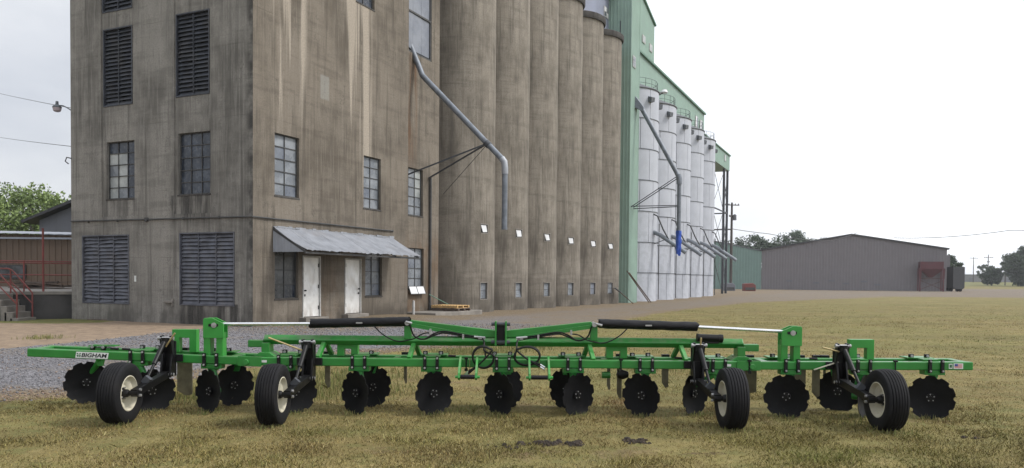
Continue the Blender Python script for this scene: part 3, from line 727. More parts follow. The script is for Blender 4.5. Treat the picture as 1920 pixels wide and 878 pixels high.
louver(fA, *LOW[0], 'louverlow', .018, dep=.065); louver(fA, *LOW[1], 'louverlow', .007, dep=.06)

# doors
def door(u0, u1, v0, v1, seed, handle_left):
    f = MB(); b = .06
    for a, c in ((u0 + .003, u0 + b), (u1 - b, u1 - .003)): f.prism([(a, v0), (c, v0), (c, v1 - .003), (a, v1 - .003)], fB, -.025, .12)
    f.prism([(u0 + b, v1 - b), (u1 - b, v1 - b), (u1 - b, v1 - .003), (u0 + b, v1 - .003)], fB, -.025, .12)
    do = f.build('door_frame', 'framewhite', wh, smooth=0, bevel=.006)
    m = MB(); nu, nv = 22, 48; vs_ = []
    ua, ub, va, vb = u0 + b + .006, u1 - b - .006, v0 + .02, v1 - b - .006
    for j in range(nv + 1):
        for i in range(nu + 1):
            u, v = lerp(ua, ub, i / nu), lerp(va, vb, j / nv)
            e = min(i, nu - i) / nu * min(j, nv - j) / nv * 12; e = min(1, e)
            q = mnoise.ridged_multi_fractal(Vector((u * 1.5 + seed, v * .9 + u * .8, seed)), 1., 2., 4, 1., 2.) if True else 0
            dn = (.030 * (q - 1.2) + .035 * fbm(u * 2.2 + seed, v * 1.4, seed)) * e
            vs_.append(fB(u, v, .03 + dn))
    fs = [(j * (nu + 1) + i, j * (nu + 1) + i + 1, (j + 1) * (nu + 1) + i + 1, (j + 1) * (nu + 1) + i) for j in range(nv) for i in range(nu)]
    m.add(vs_, fs); m.prism([(ua, va), (ub, va), (ub, vb), (ua, vb)], fB, .075, .085)
    dl = m.build('door_leaf', 'dentwhite', do, smooth=60)
    ux = ua + .09 if handle_left else ub - .09; hx = ub - .03 if handle_left else ua + .03
    MB().cyl(fB(ux, v0 + 1.0, .02), fB(ux, v0 + 1.0, -.05), .03, 12).box(ux - .025, ux + .025, .0, .016, v0 + .78, v0 + .86).build('handle', 'black', do)
    for z in (v0 + .35, v0 + 1.15, v0 + 1.95): MB().box(hx - .02, hx + .02, -.0, .028, z - .07, z + .07).build('hinge', 'framegrey', do)
    MB().box(u0 - .15, u1 + .15, -.30, .02, v0 - .30, v0 - .004).build('threshold', 'stonegrey', do, smooth=0, bevel=.015)
door(*DB[0], 1.3, True); door(*DB[1], 4.1, False)

# awning of corrugated sheets
aw = MB()
for t in (1.02, 2.9, 4.75, 6.6, 8.36): aw.beam((t, .0, 3.40), (t, -1.44, 2.60), .05, .07)
aw.box(1.0, 8.4, -1.44, -1.38, 2.54, 2.61); aw.box(1.0, 8.4, -.06, -.004, 3.36, 3.47)
awo = aw.build('awning', 'framegrey', wh, smooth=0)
r = random.Random(3)
for k in range(10):
    t0 = .97 + k * .745; n = 58; pts = []; lw = r.uniform(-.03, .03); lz = .004 * (k % 2)
    L_ = 9
    vs_ = []
    for j in range(L_):
        v = j / (L_ - 1)
        for i in range(n + 1):
            t = t0 + .80 * i / n
            wv = .010 * math.cos(2 * math.pi * (t - .97) / .0828)
            sag = -.03 * math.sin(v * math.pi) * (1 + math.sin(t * 1.1))
            frm = (fbm(t * 1.3, v * 2, 2.) * .022 + fbm(t * 5, 3., 1.) * .016 * v * v)
            vs_.append((t, -.0 - v * (1.53 + lw), 3.50 - v * (.83 + lw * .55) + wv + lz + sag + frm - .05 * v ** 6 * abs(fbm(t * 2.1, 9., 0))))
    fs = [(j * (n + 1) + i, j * (n + 1) + i + 1, (j + 1) * (n + 1) + i + 1, (j + 1) * (n + 1) + i) for j in range(L_ - 1) for i in range(n)]
    MB().add(vs_, fs).build('roof_sheet', 'galv', awo, smooth=60)
mb = MB(); n = 44
for i in range(n):
    a, b = i / n, (i + 1) / n
    xa, xb = 1.0 + .022 * (i % 2), 1.0 + .022 * ((i + 1) % 2)
    mb.quad((xa, -1.42 * a, 2.60), (xb, -1.42 * b, 2.60), (xb, -1.42 * b, 3.46 - .80 * b), (xa, -1.42 * a, 3.46 - .80 * a))
mb.build('end_panel', 'galv', awo, smooth=60)
mb = MB(); r = random.Random(9)
for i in range(40):
    t = 1.0 + i * .19; mb.box(t, t + .19, -.035 - r.random() * .02, .0, 3.47 + r.uniform(-.01, .02), 3.50 + r.random() * .06)
mb.build('flashing', 'galv', awo, smooth=0)
# conduit round the corner, downpipe, small fittings
mb = MB(); mb.tube([(-.05, 9.2, 3.82), (-.05, 4.6, 3.79), (-.05, -.05, 3.77), (.4, -.05, 3.77), (4, -.05, 3.775), (8.48, -.05, 3.78)], .028, 8)
mb.cyl((8.48, -.06, 3.78), (8.48, .0, 3.78), .05, 8); mb.box(-.09, -.0, 5.0, 5.12, 3.72, 3.86)
for y in (1.5, 3.2, 6.6, 8.2): mb.box(-.06, .0, y, y + .04, 3.74, 3.83)
mb.build('conduit', 'framegrey', wh)
MB().tube([(12.2, .27, 6.55), (12.2, .27, 3.), (12.2, .27, .2)], .06, 10).build('downpipe', 'framegrey', wh)
MB().box(-.015, .0, 5.66, 5.75, 1.5, 1.72).build('notice_plate', 'decal', wh)
MB().box(-.10, .0, 3.72, 4.15, .74, .83).box(-.06, 0, 3.72, 3.8, .6, .9).build('bracket', 'stonegrey', wh, bevel=.01)
MB().tube([(-.0, 9.20, 6.27), (-.12, 9.33, 6.30), (-.16, 9.36, 6.15), (-.06, 9.3, 6.05)], .025, 6).build('cable_hook', 'wire', wh)
# flap propped under the bay window
def sash(u, v, d): return (u, .32 - (1.36 - v) * .37 - d, v)
fo = MB()
for u0_, u1_ in ((10.3, 10.34), (10.96, 10.99), (11.61, 11.65)): fo.prism([(u0_, .97), (u1_, .97), (u1_, 1.36), (u0_, 1.36)], sash, 0, .03)
for v0_, v1_ in ((.97, .995), (1.335, 1.36)): fo.prism([(10.34, v0_), (11.61, v0_), (11.61, v1_), (10.34, v1_)], sash, .002, .028)
fo = fo.build('window_flap', 'framegrey', wh, smooth=0)
for u0_, u1_ in ((10.345, 10.955), (10.995, 11.605)): MB().prism([(u0_, 1.0), (u1_, 1.0), (u1_, 1.33), (u0_, 1.33)], sash, .012, .018).build('pane', 'white_and_sky', fo, smooth=0)  # white colour imitates the sky reflected in the two glass panes

# wall lamp on the far corner
lp = cx('wall_lamp', 'street style lamp on a curved arm at the left edge of the mill building', 'lamp', 0, 9.25, 8.15)
MB().tube([(.05, 9.25, 8.13), (.0, 9.42, 8.24), (-.05, 9.62, 8.34), (-.08, 9.82, 8.36)], .022, 8).build('arm', 'lampmetal', lp)
MB().lathe([(.0, .18), (.05, .17), (.06, .05), (.13, .0), (.17, -.05), (.17, -.08)], lambda x, y, h: (-.09 + x, 9.92 + y, 8.36 + h), 16).build('housing', 'lampmetal', lp)
MB().lathe([(.165, -.085), (.14, -.2), (.09, -.24), (0, -.245)], lambda x, y, h: (-.09 + x, 9.92 + y, 8.36 + h), 16).build('shade', 'lampglass', lp)

# ------------------------------------------------------------------ spouts
def spout(name, label, t, o_, elbows, zbot, rr, box=None):
    pass
sp = cx('grain_spout', 'long grey steel spout pipe slanting down from the boarded opening of the mill', 'pipe', 10.75, .35, 12.3)
P = [(10.75, .55, 12.55), (10.75, .0, 11.35), (10.75, -.12, 11.08), (10.78, -3.5, 7.73), (10.8, -4.22, 7.02)]
MB().tube(P[:3], .13, 14).build('inlet_pipe', 'galvdull', sp)
MB().tube([P[2], P[3], P[4]], .13, 14).build('slant_pipe', 'galvdull', sp)
MB().tube([(10.8, -4.2, 7.04), (10.8, -4.33, 6.88), (10.8, -4.36, 6.6), (10.8, -4.36, 6.35)], .15, 14).build('elbow', 'galv', sp)
MB().tube([(10.8, -4.36, 6.38), (10.79, -4.36, 3.95)], .125, 14).cyl((10.79, -4.36, 4.0), (10.79, -4.36, 3.9), .135, 14).build('drop_pipe', 'galvdull', sp)
for p, q in (((10.3, .34, 6.5), (10.78, -3.5, 7.75)), ((12.15, .34, 6.55), (10.8, -3.55, 7.78))): MB().beam(p, q, .06, .06).build('brace', 'steelgrey', sp)
MB().cyl((15.9, 1.72, 6.2), (10.8, -3.55, 7.78), .015, 6).build('stay_cable', 'wire', sp)
MB().cyl((10.78, -3.42, 7.8), (10.79, -3.58, 7.64), .16, 14).build('collar', 'steelgrey', sp)
for z in (12.0, 11.5): pass
sp2 = cx('grain_spout', 'grey spout pipe with a blue tarp sock hanging from the green tower', 'pipe', 46.0, 0, 17.)
mb = MB(); mb.add([(45.6, -.02, 17.6), (46.4, -.02, 17.6), (46.4, -.02, 16.6), (45.6, -.02, 16.6), (45.75, -.75, 16.6), (46.25, -.75, 16.6), (45.75, -.75, 16.25), (46.25, -.75, 16.25)], ((0, 1, 5, 4), (0, 4, 6, 3), (1, 2, 7, 5), (4, 5, 7, 6), (3, 6, 7, 2)))
mb.build('head_box', 'galvdull', sp2, smooth=0)
MB().tube([(46., -.5, 16.6), (46., -3.6, 10.95), (46., -3.82, 10.5)], .19, 12).build('slant_pipe', 'galvdull', sp2)
MB().tube([(46., -3.78, 10.7), (46., -3.88, 10.35), (45.98, -3.88, 9.9)], .24, 12).build('elbow', 'galvdull', sp2)
MB().tube([(46., -3.88, 10.2), (45.95, -3.9, 5.7)], .175, 12).build('drop_pipe', 'galvdull', sp2)
mb = MB(); n = 20; vs_ = []
for j in range(12):
    for i in range(n):
        a = 2 * math.pi * i / n; h = 5.95 - j * .185
        rr_ = (.21 + .05 * math.sin(a * 4 + j * .3) * (.4 + j * .06) + .02 * math.sin(j * 1.7)); cut = (.12 * math.sin(a * 3) if j == 11 else 0)
        vs_.append((45.94 + rr_ * math.cos(a), -3.9 + rr_ * math.sin(a), h + cut))
mb.add(vs_, [(j * n + i, j * n + (i + 1) % n, (j + 1) * n + (i + 1) % n, (j + 1) * n + i) for j in range(11) for i in range(n)])
mb.build('tarp_sock', 'bluetarp', sp2, smooth=70)
for p, q in (((44.9, -.01, 8.0), (46, -3.75, 10.6)), ((45.6, -.01, 8.0), (46, -3.75, 10.4)), ((44.9, -.01, 8.05), (46, -3.85, 8.1)), ((45.6, -.01, 7.9), (46, -3.85, 8.0))): MB().beam(p, q, .07, .07).build('brace', 'steelgrey', sp2)

# ------------------------------------------------------------------ concrete silos
ST = [18.1 + 4.66 * i for i in range(6)]; SR = 2.33
WT = [17.53, 22.13, 26.64, 31.15, 35.83, 40.32]
ordn = ['first concrete silo from the mill, beside the boarded bay', 'second concrete silo from the mill', 'third concrete silo from the mill', 'fourth concrete silo from the mill, with rim in view', 'fifth concrete silo from the mill', 'sixth concrete silo, next to the green tower']
def cyl_shell(c, R, z0, z1, n=96, m=10, wob=.0):
    mb = MB(); vs_ = []
    for j in range(m + 1):
        z = lerp(z0, z1, j / m)
        for i in range(n):
            a = 2 * math.pi * i / n; rr = R + wob * fbm(math.cos(a) * 1.2 + c[0], math.sin(a) * 1.2, z * .3)
            vs_.append((c[0] + rr * math.cos(a), c[1] + rr * math.sin(a), z))
    mb.add(vs_, [(j * n + i, j * n + (i + 1) % n, (j + 1) * n + (i + 1) % n, (j + 1) * n + i) for j in range(m) for i in range(n)])
    return mb
for i, t in enumerate(ST):
    so_ = cx('concrete_silo', ordn[i], 'silo', t, SR, -.1, 'concrete silos in a row')
    th0 = math.asin((WT[i] - t) / SR); ph0 = th0 - math.pi / 2
    holes = [(ph0 - a_ / SR, ph0 + a_ / SR, z0, z1) for z0, z1, a_ in ((4.17, 4.72, .33), (.58, 1.55, .33))]
    angs = sorted({round(2 * math.pi * q / 96 - math.pi, 5) for q in range(96)} | {round(h_[e], 5) for h_ in holes for e in (0, 1)}); zs = sorted({round(lerp(-.6, 21.25, q / 12), 4) for q in range(13)} | {h_[e] for h_ in holes for e in (2, 3)})
    vs_ = []
    for z in zs:
        for a in angs:
            rr = SR + .012 * fbm(math.cos(a) * 1.2 + t, math.sin(a) * 1.2, z * .3); vs_.append((t + rr * math.cos(a), SR + rr * math.sin(a), z))
    na = len(angs); fs = []
    for j in range(len(zs) - 1):
        for k in range(na):
            a0 = angs[k]; a1 = angs[(k + 1) % na] + (2 * math.pi if k == na - 1 else 0); am, zm = (a0 + a1) / 2, (zs[j] + zs[j + 1]) / 2
            if any(h_[0] < am < h_[1] and h_[2] < zm < h_[3] for h_ in holes): continue
            fs.append((j * na + k, j * na + (k + 1) % na, (j + 1) * na + (k + 1) % na, (j + 1) * na + k))
    MB().add(vs_, fs).build('shell', 'concS', so_, smooth=40)
    MB().lathe([(SR - .2, 21.2), (SR + .12, 21.2), (SR + .17, 21.3), (SR + .17, 21.62), (SR + .1, 21.68), (0, 21.7)], lambda x, y, h: (t + x, SR + y, h), 96).build('rim', 'concrim', so_, smooth=40)
    # hatches: angle measured so that the frame faces out of the curved wall
    for (z0, z1, hw, up) in ((4.172, 4.718, .322, True), (.582, 1.548, .322, False)):
        u = WT[i]; th = math.asin(max(-1, min(1, (u - t) / SR)))
        def fs_(a, v, d, th=th, t=t):
            rr = SR - d
            px, py = math.sin(th), -math.cos(th); tx, ty = math.cos(th), math.sin(th)
            return (t + px * rr + tx * a, SR + py * rr + ty * a, v)
        f = MB(); b = .045
        for a, c in ((-hw, -hw + b), (hw - b, hw)): f.prism([(a, z0), (c, z0), (c, z1), (a, z1)], fs_, -.004, .22)
        for a, c in ((z0, z0 + b), (z1 - b, z1)): f.prism([(-hw + b, a), (hw - b, a), (hw - b, c), (-hw + b, c)], fs_, -.004, .22)
        ho = f.build('hatch_frame' if up else 'window', 'stonegrey', so_, smooth=0)
        MB().prism([(-hw + .06, z0 + .06), (hw - .06, z0 + .06), (hw - .06, z1 - .06), (-hw + .06, z1 - .06)], fs_, .17, .19).build('shade_sheet', 'dark', ho, smooth=0)  # near-black sheet painted as the darkness inside the silo
        if up:
            k = random.Random(i).uniform(.05, .13)
            MB().prism([(-hw + .09 + k, z0 + .08), (hw - .09, z0 + .10), (hw - .10 - k * .3, z1 - .08), (-hw + .09, z1 - .08)], lambda a, v, d: fs_(a, v, d + .06 - .12 * (z1 - v)), -.012, .0).build('flap', 'white_and_sky', ho, smooth=0)
        else:
            for j in range(2):
                a, c = z0 + .06 + j * (z1 - z0 - .12) / 2 + .012, z0 + .06 + (j + 1) * (z1 - z0 - .12) / 2 - .012
                tl = (.16 if (j == 0 and i in (1, 5)) else 0)
                MB().prism([(-hw + .065, a), (hw - .065, a), (hw - .065, c), (-hw + .065, c)], lambda q, v, d: fs_(q, v, d + .10 - tl * (c - v)), -.0, .012).build('pane', 'paneB' if i not in (4,) else 'panelgrey', ho, smooth=0)
cap = cx('gallery_house', 'grey blue sheet metal gallery on top of the concrete silos', 'building', 30, 3, 21.7)
mb = MB(); x0, x1, y0, y1, z0, z1 = 15., 46.2, 2.0, 5.2, 21.72, 25.9
mb.box(x0, x1, y0, y1, z0, z1)
mb.build('wall', 'greyblue', cap, smooth=0)
MB().box(x0 - .1, x1 + .3, y0 - .55, y1 + .4, z1 + .003, z1 + .2).build('roof', 'darktrim', cap, smooth=0)
for t in (36.5, 43.0):
    f = MB().box(t, t + 1.15, y0 - .05, y0 - .002, 23.9, 24.75); wo = f.build('window', 'framewhite', cap, smooth=0)
    for i in range(2):
        for j in range(2): MB().box(t + .07 + .53 * i, t + .55 + .53 * i, y0 - .065, y0 - .052, 23.96 + .39 * j, 24.31 + .39 * j).build('pane', ('paneA', 'white_and_sky', 'white_and_sky', 'paneB')[i * 2 + j], wo, smooth=0)
mb = MB(); mb.box(44.3, 46.2, .9, 1.97, 22.55, 22.65)
mb.build('platform', 'steelgrey', cap, smooth=0)
mb = MB()
for x in (44.3, 45.2, 46.15): mb.beam((x, .93, 22.6), (x, .93, 23.7), .05, .05)
for z in (23.15, 23.7): mb.beam((44.3, .93, z), (46.2, .93, z), .045, .045)
for p, q in (((44.4, .95, 22.6), (44.4, 2., 21.9)), ((46.1, .95, 22.6), (46.1, 2., 21.9))): mb.beam(p, q, .06, .06)
mb.build('railing', 'steelgrey', cap, smooth=0)
MB().lathe([(0, 0), (.42, .1), (.5, .3), (.5, 1.5), (0, 1.55)], lambda x, y, h: (45.2 + x, 1.5 + y, 22.7 + h), 16).build('dust_collector', 'white_and_sky', cap)

# ------------------------------------------------------------------ green tower and gallery
def ribbed(mb, fn, u0, u1, v0, v1, pitch=.3, dep=.035):
    n = max(1, int(round((u1 - u0) / pitch))); p = (u1 - u0) / n; pr = []
    for i in range(n):
        a = u0 + i * p; pr += [(a, 0), (a + p * .68, 0), (a + p * .76, -dep), (a + p * .92, -dep)]
    pr.append((u1, 0))
    for (a, d0), (b, d1) in zip(pr, pr[1:]): mb.quad(fn(a, v0 if not callable(v0) else v0(a), d0), fn(b, v0 if not callable(v0) else v0(b), d1), fn(b, v1 if not callable(v1) else v1(b), d1), fn(a, v1 if not callable(v1) else v1(a), d0))
gt = cx('elevator_tower', 'tall pale green sheet metal elevator tower between the concrete and white silos', 'tower', 45.6, 3, -.2)
mb = MB(); t0, t1, TZ = 44.35, 46.9, 33.5
ribbed(mb, lambda u, v, d: (u, 0 + d, v), t0, t1, -.6, TZ, .30)
ribbed(mb, lambda u, v, d: (t0 + d, u, v), 0, 7., -.6, TZ, .30)
mb.quad((t1, 0, -.6), (t1, 7, -.6), (t1, 7, TZ), (t1, 0, TZ)); mb.quad((t0, 7, -.6), (t1, 7, -.6), (t1, 7, TZ), (t0, 7, TZ))
mb.build('leg_casing', 'greensheet', gt, smooth=0)
MB().box(t0 - .05, t0 + .04, -.05, .03, -.55, TZ).box(t1 - .06, t1 + .03, -.05, .03, -.55, TZ).build('corner_trim', 'greensheet', gt, smooth=0)
MB().box(t0 - .1, t1 + .1, -.15, 7.1, TZ + .003, TZ + .2).build('roof', 'greenroof', gt, smooth=0)
rt = lambda u: 31.4 - .30 * abs(u - 54.9)
mb = MB(); ribbed(mb, lambda u, v, d: (u, 3 + d, v), 46.95, 62.9, 15., rt, .35)
mb.quad((62.9, 3, 15), (62.9, 9, 15), (62.9, 9, rt(62.9)), (62.9, 3, rt(62.9))); mb.add([(46.95, 9, 15), (62.9, 9, 15), (62.9, 9, rt(62.9)), (54.9, 9, rt(54.9)), (46.95, 9, rt(46.95))], ((0, 1, 2, 3, 4),))
mb.build('head_house', 'greensheet', gt, smooth=0)
mb = MB()
for a, b in ((46.9, 54.9), (54.9, 63.1)): mb.add([(a, 2.8, rt(a) + .02), (b, 2.8, rt(b) + .02), (b, 9.2, rt(b) + .02), (a, 9.2, rt(a) + .02), (a, 2.8, rt(a) + .2), (b, 2.8, rt(b) + .2), (b, 9.2, rt(b) + .2), (a, 9.2, rt(a) + .2)], ((0, 1, 2, 3), (7, 6, 5, 4), (0, 4, 5, 1), (1, 5, 6, 2), (2, 6, 7, 3), (3, 7, 4, 0)))
mb.build('head_house_roof', 'greenroof', gt, smooth=0)
for u, z in ((58.1, 26.0), (60.8, 25.85)):
    wo = MB().box(u, u + 1.1, 2.9, 2.955, z, z + .75).build('window', 'framewhite', gt, smooth=0); MB().box(u + .12, u + .98, 2.885, 2.898, z + .1, z + .65).build('pane', 'paneC', wo, smooth=0)
wo = MB().box(44.75, 45.6, -.08, -.037, 19.9, 20.85).build('window', 'framewhite', gt, smooth=0)
for i in range(2):
    for j in range(2): MB().box(44.82 + i * .37, 45.14 + i * .37, -.095, -.082, 19.97 + j * .43, 20.34 + j * .43).build('pane', 'paneB', wo, smooth=0)
ga = cx('conveyor_gallery', 'long pale green sheet metal conveyor gallery above the white silos', 'building', 66, 3.5, 19.9)
mb = MB(); ribbed(mb, lambda u, v, d: (u, 2 + d, v), 46.95, 84.6, 19.95, 23.6, .4)
mb.quad((84.6, 2, 19.95), (84.6, 5, 19.95), (84.6, 5, 23.6), (84.6, 2, 23.6)); mb.quad((46.95, 5, 19.95), (84.6, 5, 19.95), (84.6, 5, 23.6), (46.95, 5, 23.6)); mb.quad((46.95, 2, 19.95), (84.6, 2, 19.95), (84.6, 5, 19.95), (46.95, 5, 19.95))
mb.build('wall', 'greensheet', ga, smooth=0)
MB().box(46.93, 84.8, 1.75, 5.25, 23.602, 23.8).build('roof', 'greenroof', ga, smooth=0)
for u in (79.1, 81.9):
    wo = MB().box(u, u + 1.4, 1.90, 1.96, 21.1, 22.5).build('window', 'framewhite', ga, smooth=0)
    for i in range(2): MB().box(u + .1 + i * .62, u + .66 + i * .62, 1.885, 1.898, 21.2, 22.4).build('pane', 'paneA' if i else 'white_and_sky', wo, smooth=0)
gl = cx('conveyor_gallery', 'lower green gallery end box carried on steel legs past the last white silo', 'building', 95, 3.5, 18.7)
mb = MB(); ribbed(mb, lambda u, v, d: (u, 2 + d, v), 84.62, 104.35, 18.7, 21.0, .4); ribbed(mb, lambda u, v, d: (104.35 - d, u, v), 2, 5, 18.7, 21.0, .4)
mb.quad((84.62, 5, 18.7), (104.35, 5, 18.7), (104.35, 5, 21), (84.62, 5, 21)); mb.quad((84.62, 2, 18.7), (104.35, 2, 18.7), (104.35, 5, 18.7), (84.62, 5, 18.7))
mb.build('wall', 'greensheet', gl, smooth=0)
MB().box(84.62, 104.6, 1.8, 5.2, 21.003, 21.15).build('roof', 'greenroof', gl, smooth=0)
wo = MB().box(99.6, 100.8, 1.9, 1.96, 19.7, 20.6).build('window', 'framewhite', gl, smooth=0); MB().box(99.75, 100.65, 1.885, 1.898, 19.8, 20.5).build('pane', 'paneC', wo, smooth=0)
for (x, y) in ((101.0, 2.2), (101.0, 4.8), (103.9, 2.2), (103.9, 4.8)): MB().box(x - .16, x + .16, y - .16, y + .16, -.6, 18.69).build('leg', 'steelgrey', gl, smooth=0)
for z in (6.2, 12.2):
    MB().beam((101, 2.2, z), (103.9, 2.2, z), .18, .18).build('cross_beam', 'steelgrey', gl, smooth=0); MB().beam((103.9, 2.2, z), (103.9, 4.8, z), .18, .18).build('cross_beam', 'steelgrey', gl, smooth=0)
    MB().beam((92., 2.2, z), (101, 2.2, z), .16, .16).build('cross_beam', 'steelgrey', gl, smooth=0)
for z0 in (0, 6.2, 12.2):
    for a, b in ((101, 103.9), (92., 101)):
        for p, q in (((a, 2.2, z0), (b, 2.2, z0 + 6.1)), ((b, 2.2, z0), (a, 2.2, z0 + 6.1))): MB().cyl(p, q, .035, 6).build('tie_rod', 'steelgrey', gl)

# ------------------------------------------------------------------ white steel silos
WR = 3.3; WTC = [53.4 + 7.13 * i for i in range(5)]
ringz = [-.3, 2.45, 5.3, 8.2, 11.1, 14.0, 16.85, 19.62]
wl = ['white steel bolted silo nearest the green tower, behind the blue tarp spout', 'second white steel silo from the green tower', 'third, middle white steel silo of the row', 'fourth white steel silo from the green tower', 'last white steel silo, farthest from the green tower']
NP = 12; plates = {}
def plate_mesh(k):
    if k not in plates:
        z0, z1 = ringz[k] + .03, ringz[k + 1] - .03; mb = MB(); n = 6; vs_ = []
        for i in range(n + 1):
            a = 2 * math.pi / NP * (i / n) * .972
            for r_ in (WR, WR - .05):
                for z in (z0, z1): vs_.append((r_ * math.cos(a), r_ * math.sin(a), z))
        fs = []
        for i in range(n):
            o = i * 4
            fs += [(o, o + 4, o + 5, o + 1), (o + 2, o + 3, o + 7, o + 6), (o + 1, o + 5, o + 7, o + 3), (o, o + 2, o + 6, o + 4)]
        fs += [(0, 1, 3, 2), (n * 4, n * 4 + 2, n * 4 + 3, n * 4 + 1)]
        plates[k] = mb.add(vs_, fs).mesh('plate', 'whitesilo', 40)
    return plates[k]
seam_me = MB().lathe([(WR - .04, -.03), (WR + .05, -.03), (WR + .05, .03), (WR - .04, .03)], lambda x, y, h: (x, y, h), 64).mesh('seam_ring', 'seam', 40)
r = random.Random(21)
for s, t in enumerate(WTC):
    wo = cx('steel_silo', wl[s], 'silo', t, WR, -.25, 'white steel silos in a row')
    for k in range(7):
        for i in range(NP): place('plate', plate_mesh(k), wo, (t, WR, 0), (0, 0, 2 * math.pi / NP * (i + (.5 if k % 2 else .15))))
        if k: place('seam_ring', seam_me, wo, (t, WR, ringz[k]))
    MB().lathe([(WR - .07, -.6), (WR - .07, 19.6)], lambda x, y, h: (t + x, WR + y, h), 48).build('liner', 'seam', wo)
    MB().lathe([(WR + .06, 19.58), (WR + .10, 19.66), (WR + .02, 19.74), (.5, 21.0), (0, 21.0)], lambda x, y, h: (t + x, WR + y, h), 48).build('roof', 'seam', wo)
    mb = MB(); K = 14
    for i in range(K + 1):
        a = -math.pi * .95 + math.pi * 1.2 * i / K; x, y = t + 3.15 * math.cos(a), WR + 3.15 * math.sin(a)
        mb.beam((x, y, 19.7), (x, y, 20.6), .03, .03)
        if i < K:
            a2 = -math.pi * .95 + math.pi * 1.2 * (i + 1) / K; x2, y2 = t + 3.15 * math.cos(a2), WR + 3.15 * math.sin(a2)
            for z in (20.15, 20.6): mb.beam((x, y, z), (x2, y2, z), .028, .028)
    mb.build('railing', 'steelgrey', wo, smooth=0)
    for a in (-2.05, -1.05):
        MB().add([(t + (WR + d) * math.cos(a) + e * -math.sin(a), WR + (WR + d) * math.sin(a) + e * math.cos(a), z) for e in (-.22, .22) for d, z in ((0., 18.9), (.45, 18.75), (.4, 18.35), (0., 18.35))], ((0, 1, 2, 3), (7, 6, 5, 4), (0, 4, 5, 1), (1, 5, 6, 2), (2, 6, 7, 3))).build('vent_hood', 'seam', wo, smooth=0)
    # discharge spout with its slide chute, and the ladder beside it
    a = -1.75; bx, by = t + WR * math.cos(a), WR + WR * math.sin(a)
    spx = MB().tube([(bx, by + .15, 6.35), (bx + .05, by - .55, 6.05), (bx + .25, by - 3.0, 4.35)], .2, 12).build('discharge_spout', 'spoutgrey', wo)
    MB().tube([(bx - .12, by + .05, 8.0), (bx - .1, by - .35, 7.8), (bx + .0, by - .9, 6.5), (bx + .05, by - 1.4, 5.6)], .07, 8).build('feed_pipe', 'wire', wo)
    for e in (-.1, .1): MB().cyl((bx + e, by - .02, 5.2), (bx + .15 + e * .5, by - 1.1, 5.6), .03, 6).build('spout_brace', 'seam', wo)
    a = -1.28; ux, uy = math.cos(a), math.sin(a); tx, ty = -uy, ux; mb = MB()
    lx, ly = t + (WR + .18) * ux, WR + (WR + .18) * uy
    for e in (-.2, .2): mb.beam((lx + tx * e, ly + ty * e, -.1), (lx + tx * e, ly + ty * e, 7.2), .05, .05)
    for j in range(24):
        z = .1 + j * .3; mb.beam((lx - tx * .2, ly - ty * .2, z), (lx + tx * .2, ly + ty * .2, z), .03, .03)
    for z in (2.45, 5.3): mb.beam((lx, ly, z), (lx - ux * .2, ly - uy * .2, z), .05, .05)
    mb.build('ladder', 'framegrey', wo, smooth=0)
fl_ = cx('floodlight', 'round floodlight on a bracket at the top of the first white silo', 'lamp', 55.4, .6, 19.7)
MB().tube([(55.5, 1.0, 19.65), (55.6, .3, 19.9), (55.6, .1, 20.0)], .05, 8).build('bracket', 'steelgrey', fl_)
MB().lathe([(0, .25), (.2, .2), (.42, -.05), (.42, -.1), (0, -.1)], lambda x, y, h: (55.6 + x + .1 * h, y + .0 - .3 * h, 20.1 + h), 16).build('housing', 'white_and_sky', fl_)
for i in range(2):
    p = cx('leaning_pipe', ('upper', 'lower')[i] + ' of two thin rusty pipes leaning on the foot of the green tower', 'pipe', 45.5, -.3, -.2)
    MB().cyl((43.6 + i * .35, -.12 - .1 * i, 2.5 - .15 * i), (47.5 + i * .3, -1.0 - .1 * i, -.22), .045, 8).build('pipe', 'rust', p)
pr = cx('prop_board', 'white board propped against the hatch of the sixth concrete silo', 'board', 40.4, -.2, .5)
MB().beam((40.45, -.04, 1.1), (40.75, -.45, .75), .5, .03).build('board', 'panelgrey', pr, smooth=0); MB().cyl((40.6, -.35, .85), (41.8, -1.3, -.25), .035, 6).build('prop_stick', 'rust', pr)
sl = cx('loading_slab', 'low concrete slab below the bay windows of the mill', 'slab', 12, 0, 0)
MB().box(10.0, 14.6, -1.35, .30, -.3, .16).build('slab', 'stonegrey', sl, smooth=0, bevel=.03)
bo = cx('bollard', 'short white concrete post at the corner of the loading slab', 'bollard', 9.9, -.2, .1)
MB().lathe([(.06, -.3), (.06, .55), (.045, .6), (0, .61)], lambda x, y, h: (9.88 + x, -.25 + y, .1 + h), 12).build('post', 'framewhite', bo)
st = cx('prop_stick', 'green stick leaning from the white window flap to the pallet', 'stick', 11.9, .0, .5)
MB().cyl((11.8, .08, .95), (12.45, -.6, .47), .022, 8).build('stick', 'greenroof', st)
pl = cx('wooden_pallet', 'clean yellow pine pallet lying on the concrete slab', 'pallet', 12.6, -.5, .16)
bw2 = MB().box(-.045, .045, -.72, .72, 0, .09).mesh('stringer', 'wood', 0); bd = MB().box(-.62, .62, -.045, .045, 0, .022).mesh('deck_board', 'wood', 0)
PZ = .135
for e in (-.56, 0, .56): place('stringer', bw2, pl, (12.75 + e, -.55, .185 + PZ))
for k in range(10): place('deck_board', bd, pl, (12.75, -.55 - .67 + k * .149, .277 + PZ))
for k in range(4): place('deck_board', bd, pl, (12.75, -.55 - .63 + k * .42, .162 + PZ))
pl2 = cx('wooden_pallet', 'dark weathered pallet underneath the clean pine pallet', 'pallet', 12.6, -.5, .16)
